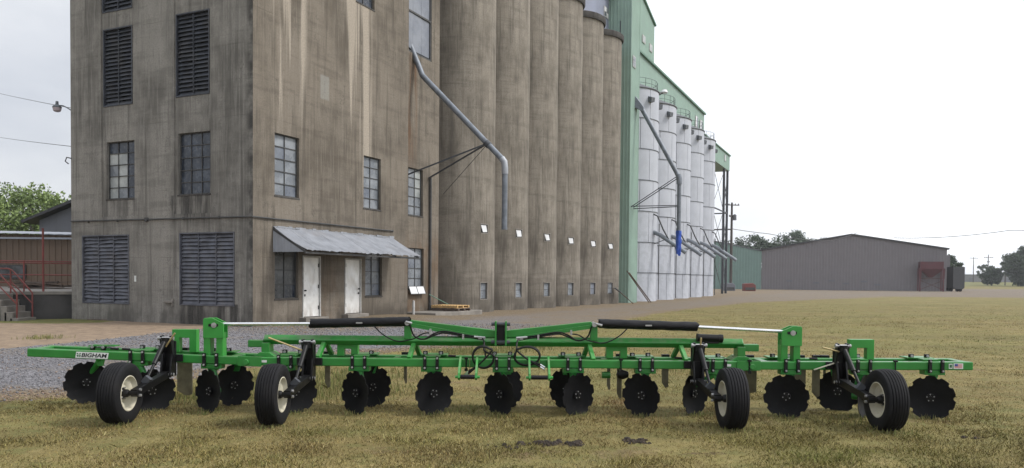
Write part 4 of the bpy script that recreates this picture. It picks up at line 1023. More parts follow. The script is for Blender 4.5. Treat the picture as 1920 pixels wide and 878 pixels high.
bw3 = MB().box(-.045, .045, -.78, .72, 0, .09).mesh('stringer', 'oldwood', 0); bd3 = MB().box(-.66, .62, -.045, .045, 0, .02).mesh('deck_board', 'oldwood', 0)
for e in (-.58, 0, .56): place('stringer', bw3, pl2, (12.75 + e, -.57, .183))
for k in range(8): place('deck_board', bd3, pl2, (12.73, -.57 - .70 + k * .19, .2735))
for k in range(3): place('deck_board', bd3, pl2, (12.73, -.57 - .66 + k * .63, .1625))
#NEXT2
# ------------------------------------------------------------------ trees
def tree(name, label, base, h, rx, rz_, trunk_h, nclump, nleaf, size, mat, seed, group=None, sq=1., bare=0.):
    r = np.random.default_rng(seed); rr = random.Random(seed)
    z0 = base[2]
    o = thing(name, label, 'tree', base, 0, group)
    m = MB(); cz = h - rz_
    m.tube([(0, 0, -.4), (rr.uniform(-.1, .1), 0, trunk_h * .5), (rr.uniform(-.2, .2), .1, trunk_h), (.1, 0, cz + rz_ * .3)], [.035 * h, .028 * h, .022 * h, .006 * h], 8)
    cents = []
    for k in range(nclump):
        while True:
            p = r.uniform(-1, 1, 3)
            if .25 < np.dot(p, p) < 1: break
        p = p * np.array([rx, rx * .9, rz_]) * r.uniform(.8, 1.06)
        p[2] += cz
        cents.append(p)
        if k % 3 == 0: m.tube([(0, 0, trunk_h * rr.uniform(.6, 1)), tuple(p * np.array([.45, .45, 1]) + np.array([0, 0, -(p[2] - trunk_h) * .45])), tuple(p)], [.014 * h, .008 * h, .002 * h], 5)
    m.build('trunk', 'bark', o)
    cents = np.array(cents); n = nclump * nleaf
    c = np.repeat(cents, nleaf, 0); rad_ = rx * r.uniform(.16, .34, nclump) * sq
    d = r.normal(0, 1, (n, 3)); d /= np.linalg.norm(d, axis=1)[:, None]; d *= (r.random(n) ** .5)[:, None]
    p = c + d * np.repeat(rad_, nleaf)[:, None] * np.array([1, 1, .75])
    a = r.normal(0, 1, (n, 3)); a /= np.linalg.norm(a, axis=1)[:, None]; b = np.cross(a, r.normal(0, 1, (n, 3))); b /= np.linalg.norm(b, axis=1)[:, None]
    s_ = size * r.uniform(.6, 1.3, (n, 1))
    v = np.stack([p - a * s_, p + b * s_ * .45, p + a * s_, p - b * s_ * .45], 1).reshape(-1, 3)
    lo = raw_mesh('crown', v, 4, None, mat, [[0, 1, 2, 3]])
    sh = np.clip(np.repeat(r.uniform(.15, .85, nclump), nleaf) + r.normal(0, .2, n), 0, 1)
    at = lo.data.attributes.new('shade', 'FLOAT', 'POINT'); at.data.foreach_set('value', np.repeat(sh, 4).astype(np.float32))
    lo.parent = o
    return o
tree('pecan_tree', 'leafy green tree behind the tan shed at the left edge', (-47.5, 78, -.2), 11.2, 6.0, 4.2, 3.5, 90, 170, .19, 'leaf', 3)
tree('shade_tree', 'small sparse tree top just left of the mill wall', (-33, 92, -.2), 8.2, 4.5, 2.6, 3., 40, 120, .2, 'leaf', 8)
FT = 'trees behind the warehouse roof'
for i, (x, y, h, rx, lab) in enumerate([(74, 262, 16.0, 7.5, 'dark tree behind the green shed roof'), (83, 264, 17.8, 8, 'dark round tree behind the left eave of the warehouse'), (94.5, 262, 19.0, 8, 'tallest dark tree behind the left slope of the warehouse roof'), (105, 268, 16.6, 7.5, 'dark tree just showing over the warehouse roof slope')]):
    tree('distant_tree', lab, (x, y, 0), h, rx, h * .42, 3, 70, 110, .42, 'farleaf', 30 + i, FT)
tree('distant_tree', 'dark bushy tree right behind the warehouse corner', (108.5, 195, -.1), 8.4, 2.9, 3.9, 1., 46, 110, .32, 'farleaf', 41)
tree('distant_tree', 'large dark tree at the right edge of the field', (197, 300, .6), 14.8, 9.5, 7.3, 1.2, 150, 170, .5, 'farleaf', 42)
tree('distant_tree', 'big dark tree cut by the right frame edge', (211, 292, .6), 16.5, 8, 8.0, 1.2, 120, 160, .5, 'farleaf', 45)
tree('distant_tree', 'small round tree left of the large tree at the right edge', (189.5, 312, .7), 7.6, 3.8, 3.6, .8, 80, 140, .4, 'farleaf', 43)
tree('distant_tree', 'tiny sparse tree beyond the pale far wall', (233, 420, 2.7), 7.4, 3.6, 2.2, 3, 14, 70, .5, 'farleaf', 44)
tree('distant_tree', 'thin broken tree beside the far utility poles', (232, 390, 2.4), 10.5, 3.4, 4.2, 2, 15, 60, .4, 'farleaf', 46)

# ------------------------------------------------------------------ warehouse, green shed, hopper
wL, wR_ = Vector((57.9, 183.5, 0)), Vector((94.3, 171.5, 0)); wd_ = (wR_ - wL); wlen = wd_.length; wa = math.atan2(wd_.y, wd_.x)
wo = thing('warehouse', 'wide grey brown metal warehouse with a low gable roof', 'building', (wL.x, wL.y, -.1), wa)
roofz = lambda u: 9.05 + (12.35 - 9.05) * (1 - abs(u - wlen / 2) / (wlen / 2)) + .1 * (u / wlen)
mb = MB(); ribbed(mb, lambda u, v, d: (u, d, v), 0, wlen, -.8, roofz, .62, .05)
mb.quad((wlen, 0, -.8), (wlen, 42, -.8), (wlen, 42, roofz(wlen)), (wlen, 0, roofz(wlen))); mb.quad((0, 0, -.8), (0, 42, -.8), (0, 42, roofz(0)), (0, 0, roofz(0)))
mb.build('wall', 'warehouse', wo, smooth=0)
mb = MB()
for a, b in ((-.4, wlen / 2), (wlen / 2, wlen + .4)):
    za, zb = roofz(a) + .02, roofz(b) + .02
    mb.add([(a, -.4, za), (b, -.4, zb), (b, 42.4, zb), (a, 42.4, za), (a, -.4, za + .32), (b, -.4, zb + .32), (b, 42.4, zb + .32), (a, 42.4, za + .32)], ((0, 1, 2, 3), (7, 6, 5, 4), (0, 4, 5, 1), (1, 5, 6, 2), (2, 6, 7, 3), (3, 7, 4, 0)))
mb.build('roof', 'darktrim', wo, smooth=0)
for u, z in ((5.5, 1.9), (11.2, 1.5), (14.5, 2.0), (17.5, 1.4), (21.2, 1.9), (24, 1.2)):
    MB().box(u, u + 1.3, -.11, -.055, z, z + .28).build('louvre_vent', 'slate', wo, smooth=0)
MB().box(wlen + .02, wlen + 1.4, 4., 12, -.5, 8.0).build('annex', 'warehouse', wo, smooth=0)
MB().box(wlen - 16, wlen + .5, -3.2, -.1, -.3, .12).build('apron', 'stonegrey', wo, smooth=0)
hp = thing('grain_hopper', 'maroon steel loading hopper on braced legs against the warehouse', 'hopper', (wL.x + math.cos(wa) * 34.9, wL.y + math.sin(wa) * 34.9, 0), wa)
mb = MB(); hw = 2.25; fx = lambda u, v, d: (u, d, v)
mb.add([(-hw, -3.3, 6.3), (hw, -3.3, 6.3), (hw, -.6, 6.3), (-hw, -.6, 6.3), (-hw, -3.3, 4.7), (hw, -3.3, 4.7), (hw, -.6, 4.7), (-hw, -.6, 4.7), (-.35, -2.2, 2.9), (.35, -2.2, 2.9), (.35, -1.7, 2.9), (-.35, -1.7, 2.9)],
       ((0, 1, 5, 4), (1, 2, 6, 5), (2, 3, 7, 6), (3, 0, 4, 7), (4, 5, 9, 8), (5, 6, 10, 9), (6, 7, 11, 10), (7, 4, 8, 11)))
mb.build('bin', 'maroon', hp, smooth=0)
for x in (-hw, hw):
    for y in (-3.2, -.7):
        MB().box(x - .13, x + .13, y - .13, y + .13, -.4, 4.9).build('leg', 'maroon', hp, smooth=0)
    MB().prism([(x - .28, 4.8), (x + .28, 4.8), (x + .2, 2.6), (x - .2, 2.6)], fx, -3.42, -3.34).build('side_plate', 'maroon', hp, smooth=0)
for p, q in (((-hw, -3.2, .3), (hw, -3.2, 2.3)), ((hw, -3.2, .3), (-hw, -3.2, 2.3)), ((-hw, -3.2, 2.7), (hw, -3.2, 2.7))): MB().beam(p, q, .1, .1).build('cross_brace', 'maroon', hp, smooth=0)
gs = thing('green_shed', 'faded green metal shed adjoining the left end of the warehouse', 'building', (wL.x, wL.y, -.1), wa)
gz = lambda u: 8.85 + .22 * min(-u, 22 + u)
mb = MB(); ribbed(mb, lambda u, v, d: (u, d, v), -22, -.05, -.8, gz, .62, .05); mb.quad((-22, 0, -.8), (-22, 30, -.8), (-22, 30, gz(-22)), (-22, 0, gz(-22)))
mb.build('wall', 'shedgreen', gs, smooth=0)
mb = MB()
for a, b in ((-22.2, -11), (-11, -.05)): mb.add([(a, -.2, gz(a) + .02), (b, -.2, gz(b) + .02), (b, 30, gz(b) + .02), (a, 30, gz(a) + .02), (a, -.2, gz(a) + .2), (b, -.2, gz(b) + .2), (b, 30, gz(b) + .2), (a, 30, gz(a) + .2)], ((0, 1, 2, 3), (7, 6, 5, 4), (0, 4, 5, 1), (1, 5, 6, 2), (2, 6, 7, 3), (3, 7, 4, 0)))
mb.build('roof', 'slate', gs, smooth=0)
# parked trailer past the warehouse corner
tr = thing('parked_trailer', 'dark enclosed trailer parked behind the right corner of the warehouse', 'trailer', (97.3, 172, -.1), 0)
MB().prism([(-1.25, .9), (-.9, .55), (.9, .55), (1.25, .9), (1.25, 5.4), (-1.25, 5.4)], fx, 0, 9).build('body', 'darktrim', tr, smooth=0)
for x in (-1., 1.):
    for y in (1.2, 2.4): MB().cyl((x - .15, y, .5), (x + .15, y, .5), .5, 16).build('wheel', 'rubber', tr)
    MB().box(x - .08, x + .08, 6.8, 7., 0, .9).build('leg', 'steelgrey', tr, smooth=0)
for i, (x, c) in enumerate(((45.2, 'redpaint'), (41.3, 'slate'))):
    b = thing('equipment_box', ('small red machine', 'small dark machine')[i] + ' on the ground beside the steel gallery legs', 'machine', (x, 150, -.1), 0)
    MB().prism([(-1.1, 0), (1.1, 0), (1.1, 1.1), (.6, 1.5), (-1.1, 1.4)], fx, 0, 1.4).build('housing', c, b, smooth=0, bevel=.05); MB().box(-.9, .9, -.08, -.002, .2, .7).build('panel', 'framegrey', b, smooth=0)
fw = thing('far_building', 'long low pale wall of a building across the far field', 'building', (232, 405, 2.5), rad(-4))
MB().box(-12, 26, 0, 8, -1.2, 3.6).build('wall', 'bunting', fw, smooth=0); MB().box(-12.3, 26.3, -.3, 8.3, 3.603, 3.9).build('roof', 'roofpale', fw, smooth=0)
fd = MB().box(0, 2.6, -.06, -.003, -.8, 1.9).mesh('bay_door', 'slate', 0)
for i in range(6): place('bay_door', fd, fw, (-10 + i * 6, 0, 0))

# ------------------------------------------------------------------ utility poles and wires
def pole(label, base, h, arms, group=None, r0=.17, extra=False):
    o = thing('utility_pole', label, 'utility pole', base, 0, group)
    MB().tube([(0, 0, -.5), (0, 0, h * .5), (0, 0, h)], [r0, r0 * .85, r0 * .65], 10).build('post', 'polewood', o)
    for z, wdt, a in arms:
        ca, sa = math.cos(a), math.sin(a)
        c = MB().beam((-wdt * ca, -.16 - wdt * sa, z), (wdt * ca, -.16 + wdt * sa, z), .14, .18).build('crossarm', 'polewood', o, smooth=0)
        for e in (-.9, -.45, .45, .9): MB().lathe([(.09, 0), (.12, .1), (.07, .2), (0, .28)], lambda x, y, hh: (e * wdt * ca + x, -.16 + e * wdt * sa + y, z + .08 + hh), 8).build('insulator', 'framegrey', c)
    if extra:
        MB().beam((0, -.2, 12.1), (-6.6, -.6, 11.9), .2, .26).build('side_beam', 'polewood', o, smooth=0)
        MB().lathe([(.35, 0), (.35, 1.), (.1, 1.2)], lambda x, y, hh: (.5 + x, y - .3, 13.9 + hh), 12).build('transformer', 'seam', o)
    return o
pole('tall dark utility pole with transformer in front of the green shed', (43.4, 156.8, -.1), 17.4, ((16.9, 1.5, .2), (14.6, 1.3, .9)), None, .3, True)
UP = 'utility poles across the far field'
pole('left one of the far utility poles, above the pale wall', (226.5, 388, 2.3), 12.3, ((11.8, 2.1, 0),), UP, .22)
pole('middle far utility pole with crooked second arm', (191.5, 318, .8), 12.6, ((11.4, 1.9, 0), (9.6, 1., .5)), UP, .24)
pole('right one of the far utility poles, near the round tree', (198.5, 318, .8), 11.6, ((11.3, 1.9, 0),), UP, .22)
def cable(label, pts, r_, sag=0., n=14):
    P_ = []
    for a, b in zip(pts, pts[1:]):
        for i in range(n): t = i / n; p = Vector(a).lerp(Vector(b), t); p.z -= sag * 4 * t * (1 - t); P_.append(p)
    P_.append(Vector(pts[-1]))
    o = MB().tube(P_, r_, 5).build('overhead_wire', 'wire'); tag(o, label, 'wire', 'overhead wires')
cable('upper overhead wire running to the left edge of the mill', [(-17.4, 31.35, 8.3), (-38.8, 60, 15.4), (-70, 101, 25.6)], .013, .02)
cable('lower overhead wire running to the left edge of the mill', [(-17.4, 31.35, 6.8), (-38.8, 60, 12.1), (-70, 101, 19.8)], .013, .02)
cable('sagging wire from the utility pole to the warehouse ridge', [(43.4, 156.6, 12.1), (52.5, 162, 11.5), (64, 168, 10.4), (70.5, 172, 10.9), (77, 177, 12.8)], .06, .06, 8)
cable('wire leaving the warehouse roof towards the right edge', [(84, 174.2, 11.6), (95, 152, 11.9), (110, 128, 12.2)], .06, .5)

# ------------------------------------------------------------------ left side: dock, stairs, tan shed, gable
dk = thing('loading_dock', 'dark stained concrete loading dock left of the mill', 'dock', (-18.5, 32, 0), 0); OFF[dk] = (-18.5, 32, 0)
poly = [(-17.45, 31.5), (-12.5, 42.9), (-12.5, 46), (-36, 46), (-36, 30.45), (-18.95, 30.45)]
fz = lambda u, v, d: (u, v, d)
MB().prism(poly, fz, -.4, .95).build('retaining_wall', 'dockwall', dk, smooth=0)
MB().prism([(-17.42, 31.47), (-12.45, 42.95), (-12.45, 46), (-36, 46), (-36, 30.40), (-18.97, 30.40)], fz, .953, 1.07).build('deck', 'stonegrey', dk, smooth=0)
stp = thing('concrete_steps', 'concrete steps with red pipe rails leading up to the dock', 'steps', (-18.9, 29.8, 0), 0); OFF[stp] = (-18.9, 29.8, 0)
for k, (x, z) in enumerate(((-18.32, .10), (-18.53, .32), (-18.74, .54), (-18.96, .77), (-19.2, 1.0))):
    MB().box(-23. if k == 4 else x - .3, x, 29.25, 30.38, -.4, z).build('step', 'stonegrey', stp, smooth=0, bevel=.015)
for y in (29.35, 30.3):
    ro = MB().tube([(-18.42, y, .1), (-18.42, y, 1.02), (-18.5, y, 1.12), (-19.2, y, 1.9), (-19.35, y, 1.95), (-22.5, y, 1.95)], .03, 8).build('handrail', 'redpaint', stp)
    MB().tube([(-18.42, y, .62), (-19.2, y, 1.42), (-22.5, y, 1.45)], .025, 8).build('lower_rail', 'redpaint', ro)
    MB().tube([(-19.25, y, .9), (-19.25, y, 1.93)], .028, 8).build('post', 'redpaint', ro)
rl = thing('dock_railing', 'red pipe railing with a tall post along the dock edge', 'railing', (-18.45, 31., 1.07), 0); OFF[rl] = (-18.45, 31., 1.07)
edge_ = [(-17.38, 31.68), (-18.40, 30.98), (-18.9, 30.56), (-24, 30.56)]
for z in (2.25, 2.18, 1.72): MB().tube([(x, y, z) for x, y in edge_], .024, 8).build('rail', 'redpaint', rl)
for x, y in edge_[:1] + edge_[2:]: MB().tube([(x, y, 1.05), (x, y, 2.27)], .028, 8).build('post', 'redpaint', rl)
MB().tube([(-18.40, 30.98, 1.05), (-18.40, 30.98, 3.55)], .04, 8).build('tall_post', 'redpaint', rl)
sh = thing('tan_shed', 'long tan corrugated metal shed with a pale roof edge on the dock', 'building', (-30, 44, 1.07), 0); OFF[sh] = (-30, 44, 1.07)
mb = MB(); ribbed(mb, lambda u, v, d: (u, 44 + d, v), -60, -12.2, 1.0, lambda u: 3.98 - (u + 28) * .012, .34, .03); mb.quad((-60, 44, 1), (-60, 54, 1), (-60, 54, 4.4), (-60, 44, 4.4))
mb.build('wall', 'tansheet', sh, smooth=0)
rz0 = lambda u: 4.0 - (u + 28) * .012
mb = MB(); n = 160
for i in range(n):
    a, b = -60.2 + 48.2 * i / n, -60.2 + 48.2 * (i + 1) / n; wa_, wb_ = .02 * (i % 2), .02 * ((i + 1) % 2)
    mb.quad((a, 43.6, rz0(a) + wa_), (b, 43.6, rz0(b) + wb_), (b, 54, rz0(b) + .62 + wb_), (a, 54, rz0(a) + .62 + wa_))
mb.box(-60.2, -12.2, 43.62, 43.7, 3.70, 3.80)
mb.build('roof', 'roofpale', sh, smooth=0)
wn = MB().box(-28.6, -27.05, 43.9, 43.968, 1.5, 2.28).build('window', 'framegrey', sh, smooth=0)
for i in range(2): MB().box(-28.5 + i * .73, -27.85 + i * .73, 43.88, 43.898, 1.58, 2.2).build('pane', 'paneD', wn, smooth=0)
lu = thing('lumber_pile', 'untidy pile of grey weathered boards on the loading dock', 'lumber', (-22.4, 37.5, 1.07), 0); OFF[lu] = (-22.4, 37.5, 1.07)
r = random.Random(4)
for k in range(16):
    a = r.uniform(-.35, .35); Lb = r.uniform(.7, 1.3); c = Vector((-22.3 + r.uniform(-.7, .7), 37.3 + r.uniform(-.3, .3), 1.10 + (k // 4) * .09)); e = Vector((math.cos(a) * Lb, math.sin(a) * Lb, r.uniform(-.06, .06)))
    MB().beam(c - e, c + e, .14, .04).build('board', 'oldwood', lu, smooth=0)
gh = thing('gabled_house', 'slate grey gabled building behind the tan shed', 'building', (-30, 60, 0), 0); OFF[gh] = (-30, 60, 0)
mb = MB(); mb.prism([(-35.9, -.4), (-23.5, -.4), (-23.5, 5.9), (-29.7, 8.45), (-35.9, 5.9)], lambda u, v, d: (u, 60 + d, v), 0, 12)
mb.build('wall', 'slate', gh, smooth=0)
mb = MB()
for s_ in (-1, 1):
    a, b = (-29.7, 8.55), (-29.7 + s_ * 7.1, 5.62); mb.add([(a[0], 59.2, a[1]), (b[0], 59.2, b[1]), (b[0], 72.5, b[1]), (a[0], 72.5, a[1]), (a[0], 59.2, a[1] + .25), (b[0], 59.2, b[1] + .2), (b[0], 72.5, b[1] + .2), (a[0], 72.5, a[1] + .25)], ((0, 1, 2, 3), (7, 6, 5, 4), (0, 4, 5, 1), (1, 5, 6, 2), (2, 6, 7, 3), (3, 7, 4, 0)))
mb.build('roof', 'darktrim', gh, smooth=0)
pk = thing('plank', 'short grey plank lying on the ground before the mill', 'plank', (-15.6, 30.2, 0), rad(-14)); MB().box(-.75, .75, -.07, .07, .0, .04).build('board', 'oldwood', pk, smooth=0)
# dark clods of turned soil in front of the implement
r = random.Random(12)
mb = MB()
for cx_, cy_, k, sp_ in ((.37, 8.12, 26, .065), (.64, 8.08, 18, .055), (1.3, 8.25, 16, .06), (.02, 7.95, 5, .1), (5.0, 8.6, 2, .05)):
    for _ in range(k * 3):
        x, y = cx_ + r.gauss(0, sp_), cy_ + r.gauss(0, sp_ * .8); s_ = r.uniform(.007, .026) * (1 if r.random() < .85 else 1.8); n = 7; vs_ = [(x, y, s_ * r.uniform(.6, 1.0) + .01)]
        for ring, zz_ in ((.6, .7), (1., .1)):
            for i in range(n):
                a = 2 * math.pi * i / n; q = s_ * ring * r.uniform(.7, 1.3); vs_.append((x + q * math.cos(a) * 1.2, y + q * math.sin(a), s_ * zz_ * r.uniform(.6, 1.3) - .005 + .01))
        mb.add(vs_, [(0, 1 + i, 1 + (i + 1) % n) for i in range(n)] + [(1 + i, 1 + n + i, 1 + n + (i + 1) % n, 1 + (i + 1) % n) for i in range(n)])
tag(mb.build('soil_clods', 'clod', None, smooth=0), 'dark crumbled clods of soil on the lawn', 'soil', kind='stuff')
#NEXT3
# ------------------------------------------------------------------ the green disc implement
IX, IY = -.14, 10.0
im = thing('disc_bedder', 'long green folding toolbar implement with black notched discs and four gauge wheels', 'farm implement', (IX, IY, 0), 0)
B0, B1, RY = .585, .690, .42
TL, TR = rad(1.75), rad(.35)
def wz(x):
    if x < -3.155: return math.tan(TL) * (-3.155 - x)
    if x > 3.126: return math.tan(TR) * (x - 3.126)
    return 0.
# centre section
mb = MB(); mb.box(-3.13, 3.10, -.052, .052, B0, B1); mb.box(-3.13, 3.10, RY - .052, RY + .052, B0, B1)
for x in (-3.08, -1.35, 1.35, 3.05): mb.box(x - .04, x + .04, .053, RY - .053, B0 + .01, B1 - .01)
cf = mb.build('centre_frame', 'green', im, smooth=0, bevel=.012)
mb = MB(); h = .067; c = .897
mb.add([(x, .2 + y, c + z) for x in (-3.06, 3.13) for y, z in ((-h, 0), (0, h), (h, 0), (0, -h))], ((0, 1, 2, 3), (7, 6, 5, 4), (0, 4, 5, 1), (1, 5, 6, 2), (2, 6, 7, 3), (3, 7, 4, 0)))
ub = mb.build('upper_bar', 'green', im, smooth=0, bevel=.012)
for s_, x in ((-1, -3.02), (1, 3.09)):
    MB().box(x - .05, x + .05, .10, .30, B1 - .0, .86).prism([(x - .14, B1 - .002), (x + .14, B1 - .002), (x + .06, B1 + .05), (x - .06, B1 + .05)], lambda u, v, d: (u, d, v), .06, .36).build('end_post', 'green', im, smooth=0, bevel=.006)
    MB().box(x + (.04 if s_ > 0 else -.24), x + (.24 if s_ > 0 else -.04), .15, .25, .80, .89).build('wing_stop', 'green', im, smooth=0, bevel=.01)
for x in (-2.28, -1.12, 1.14, 2.32):
    e = .04 if x > 0 else -.04
    MB().beam((x, .17, .86), (x + e, .01, .688), .055, .05).build('truss_leg', 'green_l', im, smooth=0, bevel=.006)
    MB().beam((x - e * .3, .23, .86), (x - e * 1.2, RY - .01, .688), .055, .05).build('truss_leg', 'green', im, smooth=0, bevel=.006)
fy = lambda u, v, d: (u, d, v)
# fold posts and sloping arms
for s_ in (-1, 1):
    x = s_ * 1.2
    MB().box(x - .045, x + .045, .14, .26, .92, 1.15).build('fold_post', 'green', im, smooth=0, bevel=.006)
    arm = MB().prism([(s_ * 1.17, 1.165), (s_ * .02, 1.035), (s_ * .02, .95), (s_ * .5, .955), (s_ * 1.17, 1.085)] if s_ > 0 else [(s_ * .02, 1.035), (s_ * 1.17, 1.165), (s_ * 1.17, 1.085), (s_ * .5, .955), (s_ * .02, .95)], fy, .17, .27).build('fold_arm', 'green', im, smooth=0, bevel=.006)
    MB().prism([(s_ * 1.16, 1.13), (s_ * .30, .985), (s_ * .30, .945), (s_ * 1.16, 1.08)], fy, .09, .125).build('hose_rail', 'green', arm, smooth=0)
    MB().cyl((x, .08, 1.13), (x, .30, 1.13), .03, 12).build('pin', 'zinc', arm)
# mast
mb = MB()
for x in (-.075, .055): mb.prism([(x + .0, .86), (x + .022, .86), (x + .022, 1.17), (x, 1.17)], fy, -.02, .14)
mb.build('mast', 'green', im, smooth=0, bevel=.004)
MB().box(-.052, .053, .05, .13, .86, 1.15).build('mast_link', 'black', im, smooth=0, bevel=.004)
for z in (1.13, .90): MB().cyl((-.12, .05, z), (.12, .05, z), .024, 10).build('mast_pin', 'steelgrey', im)
# wings
def wing(sg, x0, x1, tilt):
    o = bpy.data.objects.new('wing_frame', None)
    L_ = abs(x1 - x0); m = MB()
    def X(u): return sg * u
    a, b = sorted((X(0.02), X(L_)))
    m.box(a, b, -.05, .05, -.0525, .0525); m.box(a, b, RY - .05, RY + .05, -.0525, .0525)
    for u in (L_ - .055, .25, L_ * .55):
        p, q = sorted((X(u - .05), X(u + .05))); m.box(p, q, .051, RY - .051, -.05, .049)
    me = m.mesh('wing_frame', 'green', 0)
    o = place('wing_frame', me, im, (x0, 0, (B0 + B1) / 2), (0, tilt, 0))
    bv = o.modifiers.new('bevel', 'BEVEL'); bv.width = .012; bv.segments = 2; bv.limit_method = 'ANGLE'
    p, q = sorted((X(-.14), X(.16)))
    hg = MB().box(p, q, -.068, -.0535, -.062, .062).cyl((X(.05), -.10, -.01), (X(.05), .08, -.01), .035, 14).build('hinge_plate', 'green', o, bevel=.004)
    return o
lw = wing(-1, -3.155, -5.985, TL); rw = wing(1, 3.126, 5.977, -TR)
# decals on the wings
def text_mesh(txt, size, mat, shear=.18, off=.012, ext=.0006, sx=1.):
    cu = bpy.data.curves.new('t', 'FONT'); cu.body = txt; cu.size = size; cu.shear = shear; cu.offset = off * size; cu.extrude = ext; cu.resolution_u = 4; cu.space_character = 1.02
    ob = bpy.data.objects.new('t', cu); col.objects.link(ob)
    dg = bpy.context.evaluated_depsgraph_get(); me = bpy.data.meshes.new_from_object(ob.evaluated_get(dg))
    bpy.data.objects.remove(ob); me.materials.clear(); me.materials.append(M[mat])
    return me
x0, x1, z0, z1 = -2.215, -1.795, -.042, .036      # left wing coordinates (from the hinge)
dc = MB().prism([(x0 + .0, z0), (x1 - .012, z0), (x1, z1), (x0 + .012, z1)], fy, -.0535, -.0512).build('maker_decal', 'decal', lw, smooth=0)
tm = text_mesh('BIGHAM', .074, 'ink', .2, .028)
xsv = [v.co.x for v in tm.vertices]; ysv = [v.co.y for v in tm.vertices]; tw_, th_ = max(xsv) - min(xsv), max(ysv) - min(ysv)
k1, k2 = .325 / tw_, .052 / th_
for v in tm.vertices: v.co = ((v.co.x - min(xsv)) * k1, (v.co.y - min(ysv)) * k2, v.co.z)
place('lettering', tm, dc, (x0 + .077, -.0548, z0 + .013), (rad(90), 0, 0))
mb = MB()
ex, ez = x0 + .044, z0 + .039
def blob(pts): mb.prism([(ex + a, ez + b) for a, b in pts], fy, -.0552, -.0537)
for s_ in (-1, 1):
    blob([(s_ * .003, .004), (s_ * .008, .018), (s_ * .022, .026), (s_ * .027, .016), (s_ * .016, .005)][::s_])
    blob([(s_ * .003, -.004), (s_ * .016, -.002), (s_ * .027, -.006), (s_ * .024, -.018), (s_ * .010, -.026), (s_ * .003, -.020)][::-s_])
mb.build('emblem', 'inkgreen', dc, smooth=0)
fl0 = MB().box(2.60, 2.72, -.0535, -.0512, -.035, .035).build('flag_decal', 'decal', rw, smooth=0)
mb = MB()
for i in range(4): mb.box(2.612, 2.708, -.0550, -.0537, -.022 + i * .013, -.016 + i * .013)
mb.build('stripes', 'inkred', fl0, smooth=0); MB().box(2.612, 2.652, -.0560, -.0552, .0, .028).build('canton', 'inkblue', fl0, smooth=0)
d2 = MB().box(2.54, 2.585, -.0535, -.0512, -.032, .03).build('small_decal', 'decal', rw, smooth=0); MB().box(2.548, 2.578, -.0548, -.0537, -.02, .02).build('mark', 'inkgreen', d2, smooth=0)
for x in (-2.985, 2.88): MB().box(x - .035, x + .035, -.0545, -.0522, .625, .655).build('small_decal', 'decal', cf, smooth=0)
# clamp plates on the bars
plate_me = MB().box(-.020, .020, -.012, .012, -.085, .085).mesh('clamp_plate', 'black', 0)
bolt_me = MB().cyl((0, -.012, 0), (0, .0, 0), .013, 8).cyl((0, -.020, 0), (0, -.012, 0), .008, 8).mesh('bolt', 'zinc')
CL = [-4.59, -3.66, -2.72, -1.79, -.875, .032, .93, 1.84, 2.76, 3.68, 4.59, 5.50]
for c in CL:
    z = (B0 + B1) / 2 + wz(c)
    for e in (-.078, .078):
        p = place('clamp_plate', plate_me, im, (c + e, -.0665, z))
        for q in (-.062, .062): place('bolt', bolt_me, p, (0, -.012, q))
    MB().box(c - .17, c + .17, .30, .55, z + .058, z + .072).box(c - .1, c + .1, .06, .2, z + .056, z + .075).build('clamp_top', 'green', im, smooth=0, bevel=.003)
    MB().box(c - .13, c + .13, -.04, .10, z - .115, z - .056).build('clamp_socket', 'green', im, smooth=0, bevel=.005)
    for e in (-.115, .09):
        b_ = MB().box(c + e - .03, c + e + .03, .325, .36, z + .05, z + .115).build('clamp_block', 'black', im, smooth=0, bevel=.004); MB().cyl((c + e, .31, z + .09), (c + e, .325, z + .09), .018, 8).build('bolt', 'zinc', b_)
for x in (-5.37, -5.23):
    b_ = MB().box(x - .03, x + .03, .36, .40, .655 + wz(x), .72 + wz(x)).build('clamp_block', 'black', im, smooth=0); MB().cyl((x, .34, .70 + wz(x)), (x, .36, .70 + wz(x)), .02, 8).build('bolt', 'zinc', b_)
MB().box(-5.42, -5.08, .35, .5, .71 + wz(-5.2), .725 + wz(-5.2)).build('clamp_top', 'green', im, smooth=0)
# notched discs
DR = .278
def disc_mesh():
    n = 160; rings = [.0, .25, .5, .7, .82, .9, .96, 1.]; vs_ = []; fs = []
    def rout(a):
        k = a / (2 * math.pi) * 10; f = abs(k - round(k)) * 2 * math.pi / 10 * DR     # distance along the rim to the notch centre
        return DR - (max(0, .029 ** 2 - f ** 2) ** .5) * .95
    for side, dy in ((0, 0.), (1, .007)):
        for q in rings:
            for i in range(n):
                a = 2 * math.pi * i / n; rr = q * rout(a) if q > .8 else q * DR
                rr = min(rr, rout(a)); h_ = -.045 * (rr / DR) ** 2 if rr / DR > .3 else -.045 * .09
                vs_.append((rr * math.cos(a), dy + h_ + .045, rr * math.sin(a)))
    m = len(rings)
    for s_ in (0, 1):
        o = s_ * m * n
        for k in range(m - 1):
            for i in range(n): q = (o + k * n + i, o + k * n + (i + 1) % n, o + (k + 1) * n + (i + 1) % n, o + (k + 1) * n + i); fs.append(q if s_ else q[::-1])
    for i in range(n): fs.append(((m - 1) * n + i, (m - 1) * n + (i + 1) % n, (2 * m - 1) * n + (i + 1) % n, (2 * m - 1) * n + i))
    mb = MB(); mb.v = vs_; mb.f = fs
    me = bpy.data.meshes.new('disc_blade'); me.from_pydata(vs_, [], fs); me.materials.append(M['disc'])
    bm = bmesh.new(); bm.from_mesh(me); bmesh.ops.remove_doubles(bm, verts=bm.verts, dist=1e-5); bmesh.ops.recalc_face_normals(bm, faces=bm.faces); bm.to_mesh(me); bm.free()
    me.polygons.foreach_set('use_smooth', [True] * len(me.polygons)); me.set_sharp_from_angle(angle=rad(40))
    return me
dme = disc_mesh()
